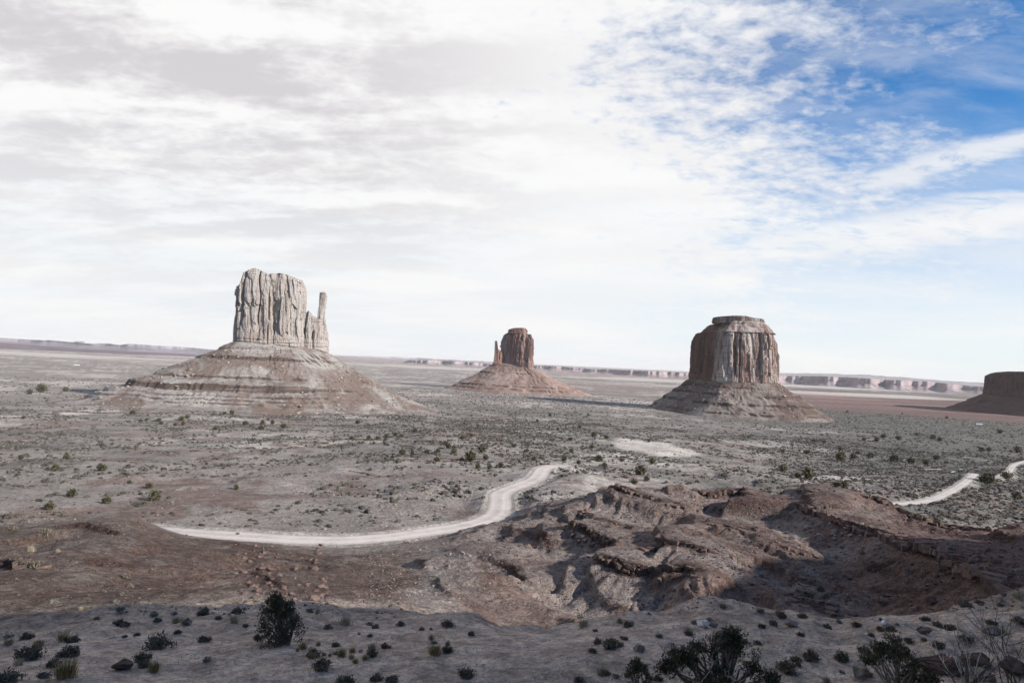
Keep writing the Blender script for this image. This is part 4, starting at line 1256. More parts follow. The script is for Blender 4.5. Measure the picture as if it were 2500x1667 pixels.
def later(o, u, v, adj, noun, cat, group, marks):
    """remember a repeat so that its label can be worked out against its neighbours"""
    tag(o, None, cat, group)
    PENDING.append((o, u, v, adj, noun, group, marks))


def settle_labels():
    buckets = {}
    for o, u, v, adj, noun, group, marks in PENDING:
        k = min(range(len(marks)), key=lambda i: math.hypot((u - marks[i][1]), 2.2 * (v - marks[i][2])))
        mk = marks[k]
        du, dv = u - mk[1], 2.2 * (v - mk[2])
        if abs(du) >= abs(dv): side = 'right of' if du > 0 else 'left of'
        else: side = 'in front of' if dv > 0 else 'behind'
        buckets.setdefault((adj, noun, side, mk[0]), []).append((math.hypot(du, dv), o, group))
    for (adj, noun, side, mk), lst in buckets.items():
        lst.sort(key=lambda t: t[0])
        for i, (_, o, g) in enumerate(lst):
            if len(lst) == 1: lab = f'{adj} {noun} {side} {mk}'
            elif i < len(ORD): lab = f'{adj} {noun} {side} {mk}, {ORD[i]} to it'
            else: lab = f'{adj} {noun} in the outer scatter {side} {mk}'
            if len(lab.split()) > 16: lab = lab.replace(' to it', '')
            o['label'] = lab

# ------------------------------------------------------------------ rocks
rs = np.random.RandomState(99)
BOULDER_RED = [hull_mesh('boulder', rock_points(400 + i, 16, 0.72), M_ROCK_RED, False, 0.07) for i in range(8)]
BOULDER_PALE = [hull_mesh('boulder', rock_points(420 + i, 16, 0.72), M_ROCK_PALE, False, 0.07) for i in range(8)]
BOULDER_CREAM = [hull_mesh('boulder', rock_points(440 + i, 14, 0.7), M_ROCK_CREAM, False, 0.07) for i in range(4)]


def dist_of(p):
    return float(np.linalg.norm(p - np.array([0, 0, CAMZ])))


def boulder(u, v, wpx, protos, adj, noun='boulder', group=None, marks=LANDMARKS_ROCK, aspect=(1, 1, 1), label=None):
    p = cast(u, v)
    if p is None: return None
    r = 0.5 * wpx * dist_of(p) / F
    me = protos[rs.randint(len(protos))]
    o = link('boulder', me, None, (p[0], p[1], p[2] + 0.28 * r * aspect[2]), (rs.uniform(-0.2, 0.2), rs.uniform(-0.2, 0.2), rs.uniform(0, 6.28)),
             (r * aspect[0] * rs.uniform(0.85, 1.15), r * aspect[1] * rs.uniform(0.85, 1.15), r * aspect[2] * rs.uniform(0.8, 1.15)))
    if label: tag(o, label, 'boulder')
    else: later(o, u, v, adj, noun, 'boulder', group, marks)
    return o

def rough_rock(name, seed, mat, size, cut=0.0):
    """a large boulder with broken facets and a weathered skin"""
    bm = bmesh.new()
    for p in rock_points(seed, 18, 0.8): bm.verts.new(p * np.array(size))
    bmesh.ops.convex_hull(bm, input=bm.verts)
    bmesh.ops.delete(bm, geom=[v for v in bm.verts if not v.link_faces], context='VERTS')
    bmesh.ops.bevel(bm, geom=bm.edges[:], offset=0.06 * min(size), segments=2, affect='EDGES', profile=0.5)
    bmesh.ops.triangulate(bm, faces=bm.faces[:])
    bmesh.ops.subdivide_edges(bm, edges=bm.edges[:], cuts=2, use_grid_fill=True)
    co = np.array([v.co[:] for v in bm.verts])
    bm.normal_update()
    dd = fbm(co[:, 0] + co[:, 2] * 0.7, co[:, 1] - co[:, 2] * 0.8, 0.5 * min(size), 4, seed, 0.6) * 0.14 * min(size)
    dd -= 0.08 * min(size) * (np.abs(perlin(co[:, 2] / (0.22 * min(size)), co[:, 0] / 3, seed)) < 0.12)
    for v, q in zip(bm.verts, dd): v.co += v.normal * q
    me = bpy.data.meshes.new(name); bm.to_mesh(me); bm.free()
    me.materials.append(mat)
    return me


def big_boulder(u, v, wpx, asp, mat, seed, label, rotz=0.0, sink=0.25):
    p = cast(u, v); r = 0.5 * wpx * dist_of(p) / F
    me = rough_rock('boulder', seed, mat, (r * asp[0], r * asp[1], r * asp[2]))
    o = link('boulder', me, None, (p[0], p[1], p[2] + r * asp[2] * (0.8 - sink)), (0, 0, rotz))
    return tag(o, label, 'boulder')

M_ROCK_GREY = plain_mat('weathered_grey_rock', (0.25, 0.205, 0.17), 0.45, 1.6, bump=0.10)
M_ROCK_WHITE = plain_mat('white_stone', (0.62, 0.57, 0.52), 0.15, 2.0, bump=0.06)
M_ROCK_DARK = plain_mat('dark_brown_rock', (0.115, 0.083, 0.066), 0.4, 1.6, bump=0.10)
big_boulder(1716, 1530, 34, (1, 0.8, 0.8), M_ROCK_WHITE, 501, 'boulder with a bright white top, higher on the sandy ledge')
big_boulder(1742, 1531, 24, (1, 0.8, 0.8), M_ROCK_GREY, 502, 'small grey boulder touching the right side of the white-capped boulder')
big_boulder(1559, 1590, 32, (1, 0.9, 0.85), M_ROCK_GREY, 503, 'squat grey boulder by itself left of the cracked slab boulder')
big_boulder(1636, 1594, 48, (1.1, 0.7, 0.55), M_ROCK_GREY, 504, 'cracked grey slab boulder lying low on the sandy ledge', 0.4)
big_boulder(1640, 1580, 30, (1.1, 0.8, 0.5), M_ROCK_PALE, 505, 'thin pale slab resting behind the cracked slab boulder', 0.3)
big_boulder(1756, 1578, 44, (0.9, 0.8, 1.3), M_ROCK_GREY, 506, 'tall pointed grey boulder directly behind the olive juniper', 0.2, 0.1)
big_boulder(1932, 1526, 32, (1.1, 0.8, 0.55), M_ROCK_GREY, 507, 'low rounded grey boulder near the ledge rim, right of centre')
big_boulder(1523, 1561, 24, (1.1, 0.8, 0.5), M_ROCK_RED, 508, 'flat reddish boulder above the dark sagebrush clump')
big_boulder(296, 1634, 42, (1.1, 0.8, 0.7), M_ROCK_DARK, 509, 'dark lone boulder at the lower left of the sandy ledge', 0.3)
big_boulder(2257, 1546, 32, (1.0, 0.8, 0.7), M_ROCK_RED, 510, 'broken reddish boulder right of the white plastic bag')
big_boulder(2276, 1474, 26, (0.9, 0.8, 0.9), M_ROCK_RED, 511, 'dark red boulder on the rim where the gully bank ends')
big_boulder(2419, 1548, 40, (1.1, 0.7, 0.6), M_ROCK_PALE, 512, 'pale flat boulder behind the bare twig bush')
big_boulder(2102, 1655, 44, (0.8, 0.8, 1.2), M_ROCK_GREY, 513, 'upright grey boulder at the bottom edge left of the small juniper', 0.5)
big_boulder(2290, 1640, 90, (1.25, 0.8, 0.62), M_ROCK_RED, 514, 'long brown sloping boulder behind the bare twig bush stems', -0.2)
big_boulder(2375, 1630, 76, (1.1, 0.8, 0.6), M_ROCK_DARK, 515, 'dark boulder wedged at right behind the bare twig bush', 0.4)
big_boulder(2395, 1668, 64, (1.0, 0.8, 0.8), M_ROCK_GREY, 516, 'rounded grey boulder at the bottom edge beside the bare twig bush', 0.1)
big_boulder(2470, 1640, 60, (1.0, 0.8, 0.7), M_ROCK_DARK, 517, 'dark boulder in the bottom right corner', 0.8)
big_boulder(2322, 1341, 22, (0.9, 0.8, 1.0), M_ROCK_PALE, 518, 'large pale boulder alone above the long dark ledge')
big_boulder(768, 1466, 26, (1.1, 0.9, 0.8), M_ROCK_RED, 519, 'largest rounded red boulder at the foot of the boulder slope')

def field(n_, u0, u1, v0, v1, lo, hi, protos, adj, group, dens=60, noun='boulder'):
    k = 0
    while k < n_:
        u, v = rs.uniform(u0, u1), rs.uniform(v0, v1)
        if perlin(u / dens, v / dens * 2.2, 33) < rs.uniform(-0.5, 0.4): continue
        w = lo * (hi / lo) ** (rs.rand() ** 1.8)
        boulder(u, v, w, protos, ('large ' if w > 0.6 * hi else 'small ') + adj, noun, group, LANDMARKS_ROCK, (1.1, 0.9, 0.85))
        k += 1
field(84, 570, 800, 1325, 1478, 9, 25, BOULDER_RED, 'red', 'red boulders strewn over the slope left of the gully')
field(14, 850, 985, 1440, 1510, 7, 16, BOULDER_RED, 'red', 'red boulders strewn over the slope left of the gully')
field(34, 1985, 2110, 1275, 1340, 6, 15, BOULDER_PALE, 'pale', 'pale boulders fallen below the long ledge')
field(16, 2370, 2450, 1345, 1385, 9, 22, BOULDER_RED, 'red', 'dark red boulders in the shaded hollow')
field(18, 2255, 2335, 1390, 1430, 8, 18, BOULDER_RED, 'red', 'dark red boulders in the shaded hollow')
field(36, 1790, 2450, 1340, 1480, 6, 14, BOULDER_RED, 'red', 'dark red boulders in the shaded hollow', 90)
field(34, 1000, 1150, 1330, 1480, 6, 13, BOULDER_PALE, 'pale', 'pale boulders lining the gully')
field(22, 925, 1040, 1198, 1245, 5, 9, BOULDER_PALE, 'grey', 'grey boulders heaped beside the road')
field(16, 1060, 1190, 1205, 1252, 5, 9, BOULDER_PALE, 'grey', 'grey boulders heaped beside the road')

# countless stones on the badlands and the red hill
def rubble(name, label, u_rng, v_rng, count, lo, hi, mat, seed, bias=0.0, lam=14):
    r_ = np.random.RandomState(seed)
    P, S = [], []
    us, vs = r_.uniform(u_rng[0], u_rng[1], count), r_.uniform(v_rng[0], v_rng[1], count)
    for u, v in zip(us, vs):
        p = cast(u, v)
        if p is None: continue
        if fbm(p[0], p[1], lam, 3, seed) + bias < r_.uniform(-0.35, 0.35): continue
        if min(near_line(p[:1], p[1:2], L_, 12)[0][0] for L_, _ in ROADS) < 7: continue
        P.append(p); S.append(0.5 * dist_of(p) / F * lo * (hi / lo) ** (r_.rand() ** 2.5))
    P = np.array(P); S = np.array(S)
    P[:, 2] += 0.25 * S
    o = link(name, scatter_mesh(name, CHIP, P, S, [mat], seed))
    return tag(o, label, 'rocks', None, 'stuff')
rubble('loose_stones', 'loose red stones littering the badland spurs and hollows', (1180, 2500), (1190, 1490), 9000, 2.0, 9.0, M_ROCK_RED, 601, 0.05)
rubble('pale_stones', 'pale stones scattered over the badland slopes', (1180, 2500), (1200, 1480), 4200, 1.6, 6.0, M_ROCK_PALE, 602, -0.05)
rubble('slope_stones', 'loose stones on the red hill and boulder slope', (0, 1160), (1260, 1500), 4500, 1.8, 8.0, M_ROCK_RED, 603, -0.02)
rubble('ledge_pebbles', 'pebbles lying on the sandy ledge', (0, 2500), (1490, 1667), 7000, 1.2, 4.5, M_ROCK_GREY, 604, 0.0, 5)
rubble('gully_rubble', 'broken pale rubble in the gully and by the road', (900, 1210), (1190, 1480), 2600, 2.0, 7.0, M_ROCK_PALE, 605, 0.0, 10)
rubble('outcrop_rubble', 'broken stone on the valley outcrops', (0, 1300), (1060, 1230), 2400, 1.5, 4.5, M_ROCK_PALE, 606, -0.2, 45)

# ------------------------------------------------------------------ ledges of hard rock, block by block
def block_mesh(seed, mat):
    r_ = np.random.RandomState(seed)
    pts = []
    for sx in (-1, 1):
        for sy in (-1, 1):
            for sz in (-1, 1):
                for _ in range(2):
                    pts.append(np.array([sx, sy, sz]) * r_.uniform(0.72, 1.05, 3))
    return hull_mesh('ledge_block', pts, mat, False, 0.08)
BLOCKS = {m.name: [block_mesh(700 + i, m) for i in range(7)] for m in (M_ROCK_RED, M_ROCK_DARK)}

def lay_blocks(W_, half, label, mat, maxn):
    """a row of broken blocks along world points W_, each a part of the ledge"""
    if len(W_) < 3: return
    root = link('rock_ledge', None, loc=tuple(W_[0]))
    tag(root, label, 'ledge')
    acc, nxt, n_ = 0.0, 0.0, 0
    for i in range(1, len(W_)):
        seg = W_[i] - W_[i - 1]
        acc += np.linalg.norm(seg[:2])
        if acc < nxt or n_ >= maxn: continue
        hh = half * math.exp(rs.uniform(-0.7, 0.25)); ln = half * rs.uniform(0.7, 1.9)
        nxt = acc + 1.25 * ln
        if rs.rand() < 0.14: continue
        me = BLOCKS[mat.name][rs.randint(7)]
        p = W_[i] - W_[0] + np.array([rs.uniform(-.35, .35), rs.uniform(-.35, .35), -0.55 * hh + rs.uniform(-0.15, 0.15)])
        link('ledge_block', me, root, tuple(p), (rs.uniform(-.18, .18), rs.uniform(-.18, .18), math.atan2(seg[1], seg[0]) + rs.uniform(-.4, .4)),
             (ln, hh * rs.uniform(1.0, 1.6), hh * rs.uniform(0.8, 1.25)))
        n_ += 1


def crop_out(k, half, label, mat=M_ROCK_RED, maxn=60):
    """blocks along the lip of hard bed k, found on the ground itself"""
    w = [tuple(float(q) for q in on_drop(np.array(u_), np.array(v_), k_)) + (0.0,) for u_, v_, k_ in CUESTAS[k][0]]
    L_ = catmull(w, 0.7)[:, :2]
    t = np.gradient(L_, axis=0); t /= np.linalg.norm(t, axis=1)[:, None] + 1e-9
    nn = np.stack([t[:, 1], -t[:, 0]], 1)
    off = np.linspace(-3.5, 3.5, 22)
    X_ = L_[:, 0][:, None] + nn[:, 0][:, None] * off; Y_ = L_[:, 1][:, None] + nn[:, 1][:, None] * off
    Z_ = ground_z(X_, Y_)
    j = np.argmin(np.diff(Z_, axis=1), axis=1)
    r = np.arange(len(L_))
    P_ = np.stack([X_[r, j], Y_[r, j], Z_[r, j]], 1)
    lay_blocks(P_[3:-3], half, label, mat, maxn)


def ledge(pts, hpx, label, mat=M_ROCK_RED, maxn=60):
    W_ = []
    for i in range(len(pts) - 1):
        a, b = np.array(pts[i], float), np.array(pts[i + 1], float)
        k = max(2, int(np.linalg.norm(b - a) / 2))
        for t in np.arange(k) / k:
            p = cast(*(a + (b - a) * t))
            if p is not None and (not W_ or np.linalg.norm(p - W_[-1]) < 12): W_.append(p)
    if W_: lay_blocks(np.array(W_), 0.5 * hpx * dist_of(W_[0]) / F, label, mat, maxn)
crop_out(0, 0.95, 'long dark ledge descending to the right edge of the badlands', M_ROCK_RED, 90)
crop_out(1, 0.50, 'thin dark ledge capping the sunlit spur', M_ROCK_DARK)
crop_out(2, 0.50, 'thin ledge on the crest above the shaded slope', M_ROCK_DARK)
crop_out(3, 0.70, 'dark ledge along the rounded back ridge', M_ROCK_DARK)
crop_out(4, 0.80, 'dark ledge on the back ridge right of its saddle', M_ROCK_DARK)
crop_out(5, 0.90, 'dark ledge along the back crest at the right', M_ROCK_DARK)
crop_out(6, 0.80, 'broken red ledge running across the middle of the badlands')
crop_out(7, 0.85, 'chunky lit red ledge under the sandy flat of the sunlit spur')
crop_out(8, 0.70, 'lit red ledge just left of the pale fallen boulders')
crop_out(9, 0.75, 'short lit ledge jutting out at the edge of the shaded hollow')
crop_out(10, 0.60, 'block ledge crossing below the rounded back ridge')
crop_out(11, 0.55, 'low ledge in front of the shaded hollow near the sandy ledge rim')
crop_out(len(CUESTAS) - 1, 0.55, 'dark ledge above the hollow at the left edge', M_ROCK_DARK)
ledge([(1952, 1196), (1991, 1200)], 18, 'dark square knob of rock on the back ridge', M_ROCK_DARK)
ledge([(297, 1089), (341, 1099), (392, 1103)], 7, 'low red outcrop on the valley floor left of centre')
ledge([(485, 1122), (523, 1118), (548, 1124)], 8, 'layered brown outcrop in the left valley', M_ROCK_DARK)
ledge([(851, 1150), (888, 1155), (936, 1167)], 7, 'red rock outcrop on the valley floor above the roadside rubble')

# ------------------------------------------------------------------ plants
def tube(pts, r0, r1, sides=5):
    pts = np.asarray(pts, float)
    V, Fc = [], []
    n_ = len(pts)
    for i, p in enumerate(pts):
        t = pts[min(i + 1, n_ - 1)] - pts[max(i - 1, 0)]; t /= np.linalg.norm(t) + 1e-9
        a = np.cross(t, [0.3, 0.9, 0.2]); a /= np.linalg.norm(a) + 1e-9
        b = np.cross(t, a)
        r = r0 + (r1 - r0) * i / (n_ - 1)
        for k in range(sides):
            q = 2 * math.pi * k / sides
            V.append(p + (a * math.cos(q) + b * math.sin(q)) * r)
    for i in range(n_ - 1):
        for k in range(sides):
            k2 = (k + 1) % sides
            Fc.append((i * sides + k, i * sides + k2, (i + 1) * sides + k2)); Fc.append((i * sides + k, (i + 1) * sides + k2, (i + 1) * sides + k))
    return np.array(V), np.array(Fc)

def join(parts_):
    V, Fc, o = [], [], 0
    for v, f in parts_:
        V.append(v); Fc.append(f + o); o += len(v)
    return np.concatenate(V), np.concatenate(Fc)

def tufts(centres, size, per, r_, up=0.4):
    """small leaf sprays round each centre"""
    n_ = len(centres) * per
    c = np.repeat(centres, per, 0) + r_.randn(n_, 3) * size * 0.45
    dirn = r_.randn(n_, 3); dirn[:, 2] = np.abs(dirn[:, 2]) * 0.8 + up
    dirn /= np.linalg.norm(dirn, axis=1)[:, None]
    sid = np.cross(dirn, r_.randn(n_, 3)); sid /= np.linalg.norm(sid, axis=1)[:, None]
    L_ = size * r_.uniform(0.5, 1.1, (n_, 1)); w = L_ * r_.uniform(0.16, 0.30, (n_, 1))
    V = np.stack([c - sid * w, c + sid * w, c + dirn * L_ + sid * w * 0.25, c + dirn * L_ - sid * w * 0.25], 1)
    i = np.arange(n_)[:, None] * 4
    return V.reshape(-1, 3), np.concatenate([i + [0, 1, 2], i + [0, 2, 3]], 0)

def sage_parts(seed, n_=70, per=9, flat=0.75, leaf=0.26):
    r_ = np.random.RandomState(seed)
    d_ = r_.randn(n_, 3); d_[:, 2] = np.abs(d_[:, 2]); d_ /= np.linalg.norm(d_, axis=1)[:, None]
    rad = r_.uniform(0.45, 1.0, (n_, 1)) * (0.8 + 0.35 * np.array([perlin(a, b, seed) for a, b in d_[:, :2] * 1.7]))[:, None]
    c = d_ * rad * [1, 1, flat * 1.1]
    fol = tufts(c, leaf, per, r_)
    stems = join([tube([[0, 0, -0.05], q * 0.45 + [0, 0, 0.05], q * 0.9], 0.025, 0.008, 3) for q in c[::6]])
    return fol, stems

def grass_parts(seed, n_=150, spread=0.75):
    r_ = np.random.RandomState(seed)
    b = r_.randn(n_, 2) * 0.30
    a = np.arctan2(b[:, 1], b[:, 0]) + r_.randn(n_) * 0.6
    h = r_.uniform(0.6, 1.25, n_); o = r_.uniform(0.1, spread, n_)
    base = np.stack([b[:, 0], b[:, 1], np.full(n_, -0.05)], 1)
    mid = base + np.stack([np.cos(a) * o * 0.35, np.sin(a) * o * 0.35, h * 0.65], 1)
    tip = base + np.stack([np.cos(a) * o, np.sin(a) * o, h], 1)
    s_ = np.stack([-np.sin(a), np.cos(a), a * 0], 1) * 0.032
    V = np.stack([base - s_, base + s_, mid + s_ * 0.8, mid - s_ * 0.8, tip], 1)
    i = np.arange(n_)[:, None] * 5
    return V.reshape(-1, 3), np.concatenate([i + [0, 1, 2], i + [0, 2, 3], i + [3, 2, 4]], 0)

SAGE = []
for i in range(6):
    f_, s_ = sage_parts(800 + i, 64 + 6 * i, 9, 0.62 + 0.07 * (i % 3))
    SAGE.append((mesh_from('foliage', *f_, False, [M_SAGE]), mesh_from('stems', *s_, False, [M_STEM])))
PALE_SAGE = []
for i in range(3):
    f_, s_ = sage_parts(820 + i, 50, 8, 0.6, 0.24)
    PALE_SAGE.append((mesh_from('foliage', *f_, False, [M_SAGE_PALE]), mesh_from('stems', *s_, False, [M_STEM])))
GRASS = [mesh_from('grass_tuft', *grass_parts(840 + i, 130 + 20 * i), False, [M_GRASS]) for i in range(4)]
PALE_GRASS_M = plain_mat('straw_grass', (0.34, 0.29, 0.20), 0.35, 2.2)
STRAW = [mesh_from('grass_tuft', *grass_parts(850 + i, 130, 0.6), False, [PALE_GRASS_M]) for i in range(2)]

def shrub(u, v, w, kind, marks=LANDMARKS_LEDGE, group='shrubs and grass tufts on the sandy ledge'):
    """(u, v) is the middle of the plant in the photograph, w its width in photo pixels"""
    p = cast(u, v + 0.22 * w)
    if p is None: return
    r = 0.5 * w * dist_of(p) / F
    rz = rs.uniform(0, 6.28)
    size = 'small' if w < 22 else ('large' if w > 38 else 'medium-sized')
    if kind in ('g', 's'):
        me = (GRASS if kind == 'g' else STRAW)[rs.randint(4 if kind == 'g' else 2)]
        o = link('grass_tuft', me, None, tuple(p), (0, 0, rz), (r * 0.95, r * 0.95, r * rs.uniform(0.9, 1.25)))
        later(o, u, v, size + (' yellow' if kind == 'g' else ' straw-coloured'), 'grass tuft', 'grass', group, marks)
        return
    fo, st = (SAGE if kind == 'd' else PALE_SAGE)[rs.randint(6 if kind == 'd' else 3)]
    root = link('desert_shrub', None, None, tuple(p), (0, 0, rz), (r * rs.uniform(0.95, 1.15), r * rs.uniform(0.85, 1.05), r * rs.uniform(0.95, 1.2)))
    link('foliage', fo, root); link('stems', st, root)
    later(root, u, v, size + (' dark' if kind == 'd' else ' pale grey'), 'desert shrub', 'shrub', group, marks)

def from_zoom(scale, u0, v0, lst):
    return [(u0 + x / scale, v0 + y / scale, w / scale, k) for x, y, w, k in lst]

PL = from_zoom(3.672, 0, 1240, [
    (1410, 1205, 230, 'd'), (1290, 1330, 160, 'd'), (1300, 1395, 120, 'd'), (240, 1310, 210, 'd'), (630, 1290, 170, 'd'), (540, 1310, 90, 'd'), (480, 1390, 130, 'd'), (80, 1515, 170, 'd'), (1830, 1170, 110, 'd'), (1825, 935, 130, 'd'),
    (2120, 928, 100, 'd'), (1060, 1028, 110, 'd'), (1130, 1035, 70, 'd'), (1410, 1000, 65, 'd'), (1230, 1130, 62, 'd'), (1118, 1148, 48, 'd'), (1590, 1108, 60, 'd'), (1860, 1350, 90, 'p'), (1950, 980, 60, 'd'), (650, 1175, 110, 'd'),
    (1670, 1015, 110, 'p'), (400, 1490, 110, 'p'), (370, 1500, 70, 'd'), (560, 1160, 110, 'g'), (345, 1222, 100, 'g'), (75, 1205, 90, 's'), (590, 1475, 210, 'g'), (1380, 1435, 130, 'g'), (2100, 1000, 110, 's'), (1580, 1010, 100, 's'), (170, 1385, 90, 's'),
    (80, 1145, 90, 'p'), (240, 1150, 90, 'd'), (1560, 940, 70, 'p'), (1380, 945, 90, 'p')])
PL += from_zoom(3.92, 560, 1300, [
    (700, 1095, 90, 'g'), (650, 1125, 45, 'g'), (850, 1065, 60, 'g'), (790, 1180, 100, 'g'), (905, 1165, 50, 'g'), (960, 1172, 45, 'g'), (1075, 1160, 110, 'g'), (1010, 1150, 70, 's'), (1175, 1128, 80, 'g'), (1165, 1190, 70, 'g'), (1205, 1235, 72, 'g'), (1300, 1195, 80, 'g'), (1255, 1130, 60, 's'),
    (1365, 1095, 110, 's'), (1240, 965, 40, 's'), (1110, 850, 130, 's'), (1530, 1090, 60, 'g'), (1960, 1130, 150, 'g'), (1930, 1005, 75, 'g'), (2090, 1060, 60, 'g'), (880, 1250, 185, 'd'), (800, 1155, 140, 'd'), (1360, 1150, 130, 'd'), (1010, 1070, 90, 'd'), (1490, 1085, 90, 'd'),
    (2090, 1115, 120, 'd'), (1960, 1050, 60, 'd'), (2260, 1335, 180, 'd'), (1400, 1380, 140, 'd'), (1550, 1395, 130, 'd'), (1110, 1415, 170, 'd'), (1400, 895, 80, 'd'), (1340, 868, 80, 'p'), (770, 740, 90, 'p'), (840, 760, 60, 's'), (940, 900, 80, 'd'), (1640, 865, 90, 'd'), (1345, 980, 60, 'd'), (2090, 868, 130, 'd'),
    (1845, 920, 60, 'd'), (1930, 920, 40, 'd'), (2315, 965, 80, 'd'), (270, 1000, 90, 'd'), (150, 885, 60, 'd'), (70, 750, 110, 'd'), (145, 720, 50, 'p'), (270, 640, 80, 'p'), (545, 670, 45, 's'), (490, 670, 60, 'p')])
PL += from_zoom(3.92, 1400, 1450, [
    (360, 470, 180, 'd'), (235, 450, 90, 'd'), (185, 535, 90, 'd'), (455, 480, 75, 'g'), (640, 690, 130, 'd'), (410, 780, 90, 'p'), (810, 800, 90, 'd'), (735, 795, 80, 'p'), (520, 770, 90, 'p'), (60, 810, 110, 'd'), (270, 740, 120, 's'), (310, 750, 90, 'd'), (1100, 355, 110, 's'), (1110, 372, 90, 'd'), (820, 390, 90, 'p'),
    (1145, 480, 80, 'd'), (1430, 330, 80, 'd'), (1635, 452, 85, 'd'), (1765, 462, 85, 'd'), (1800, 300, 90, 'd'), (1910, 275, 100, 'd'), (1960, 180, 80, 's'), (1990, 195, 100, 'd'), (1790, 155, 80, 'd'), (1430, 105, 90, 'p'), (530, 285, 110, 'd'), (440, 255, 60, 'g'), (95, 285, 130, 's'), (210, 345, 50, 'd'), (75, 200, 120, 'p'),
    (1025, 540, 60, 'd'), (860, 690, 60, 'd'), (1300, 235, 70, 'p'), (1160, 265, 90, 'p'), (1260, 530, 50, 'd')])
PL += from_zoom(3.92, 1900, 1450, [
    (235, 205, 105, 'd'), (220, 385, 78, 'd'), (1080, 325, 110, 'd'), (985, 330, 85, 'd'), (755, 290, 90, 'd'), (475, 310, 80, 'd'), (585, 260, 70, 'p'), (1415, 235, 80, 'd'), (1530, 290, 90, 'd'), (1640, 320, 120, 'd'), (1930, 72, 70, 'd'), (1790, 100, 110, 'd'), (1755, 60, 60, 'p'), (2125, 100, 60, 'd'), (2040, 268, 80, 'd'),
    (2310, 245, 110, 'd'), (1050, 520, 150, 'd'), (965, 540, 80, 'd'), (830, 530, 140, 'd'), (610, 600, 140, 'd'), (325, 560, 110, 's'), (320, 600, 150, 'd'), (165, 615, 100, 'd'), (80, 690, 180, 'd'), (190, 665, 70, 'd'), (1245, 440, 90, 'd'), (1540, 480, 110, 'd'), (1800, 420, 110, 'd'), (1390, 435, 60, 'd'), (1200, 560, 140, 'd'),
    (890, 390, 60, 'd'), (1140, 285, 40, 'd'), (985, 245, 40, 'd'), (2310, 20, 110, 's'), (1065, 600, 60, 'd'), (850, 760, 90, 'd'), (460, 830, 100, 's'), (610, 740, 60, 'p'), (2150, 360, 90, 's')])
for q in PL: shrub(*q)
# sparse plants on the red hill and badlands
PH = from_zoom(3.672, 0, 1240, [(300, 505, 120, 'd'), (395, 210, 110, 'd'), (100, 180, 90, 'd'), (935, 742, 45, 'p'), (1090, 770, 60, 'p'), (865, 985, 60, 'p'), (480, 835, 80, 'p'), (1370, 550, 65, 'p'), (1075, 895, 80, 'p'), (1170, 695, 60, 'p'), (720, 905, 50, 's'), (745, 118, 45, 'd'), (1470, 575, 50, 'p'), (280, 375, 60, 's'), (520, 385, 40, 's'), (2130, 228, 36, 'd'), (1130, 610, 80, 'd'), (1040, 835, 70, 'p'), (840, 560, 50, 'd')])
PH += from_zoom(3.618, 1850, 1150, [(1090, 545, 70, 'p'), (1340, 870, 90, 'p'), (1620, 860, 90, 'p'), (440, 1090, 90, 'd'), (560, 1040, 70, 'd'), (925, 720, 60, 'p'), (1560, 540, 50, 'p'), (2120, 790, 80, 'p'), (1010, 795, 40, 'p'), (630, 800, 60, 'p'), (300, 585, 60, 'p'), (265, 330, 36, 'p'), (1500, 480, 30, 'p'), (1110, 1160, 90, 'd'), (500, 960, 40, 'p'), (635, 965, 40, 'p'), (30, 915, 40, 'p')])
PH += from_zoom(3.618, 1250, 1150, [(2200, 915, 50, 'p'), (1240, 850, 60, 'd'), (960, 1190, 60, 'd'), (1440, 1050, 45, 'p'), (1210, 1250, 40, 'p'), (2120, 1000, 40, 'd')])
for q in PH: shrub(*q, LANDMARKS_ROCK, 'sparse plants on the red slopes')

# junipers: trunk, boughs and a crown of leaf sprays
def juniper_parts(seed, shape, clumps, per, leaf, clump_r, lean=(0, 0)):
    """shape(r_) -> a point inside the crown; unit size about 1 high"""
    r_ = np.random.RandomState(seed)
    cs = np.array([shape(r_) for _ in range(clumps)])
    cs[:, 0] += lean[0] * cs[:, 2]; cs[:, 1] += lean[1] * cs[:, 2]
    sub = np.repeat(cs, 9, 0) + r_.randn(clumps * 9, 3) * clump_r
    crown = tufts(sub, leaf, per, r_, 0.5)
    trunk = []
    for q in cs[::3]:
        b = r_.randn(3) * 0.04; b[2] = -0.06
        m = b * 0.5 + q * 0.42 + r_.randn(3) * 0.05; m[2] = abs(m[2])
        trunk.append(tube([b, m, q * 0.8 + r_.randn(3) * 0.03, q], 0.028, 0.006, 4))
    return mesh_from('crown', *crown, False, [M_JUNIPER]), mesh_from('trunk', *join(trunk), False, [M_BARK])

def cone_shape(r_):
    z = r_.uniform(0.06, 1.0); w = 0.60 * (1.03 - z) ** 0.62 + 0.03
    a = r_.rand() * 6.28; q = w * math.sqrt(r_.uniform(0.15, 1))
    return np.array([q * math.cos(a), q * math.sin(a), z])
def lobed_shape(r_):
    lobes = [(-0.62, 0, 0.62, 0.20), (-0.28, 0.1, 0.74, 0.22), (0.05, 0, 0.86, 0.24), (0.20, 0.05, 1.02, 0.17), (0.38, -0.1, 0.62, 0.26), (-0.05, -0.2, 0.5, 0.30), (0.62, 0, 0.42, 0.18), (-0.85, 0.1, 0.42, 0.14), (0.30, 0.25, 0.8, 0.2), (-0.4, -0.1, 0.42, 0.26), (0.8, 0, 0.36, 0.12)]
    x, y, z, r = lobes[r_.randint(len(lobes))]
    d_ = r_.randn(3); d_ /= np.linalg.norm(d_)
    return np.array([x, y, z]) + d_ * r * r_.uniform(0.3, 1.0) * [1, 1, 0.75]

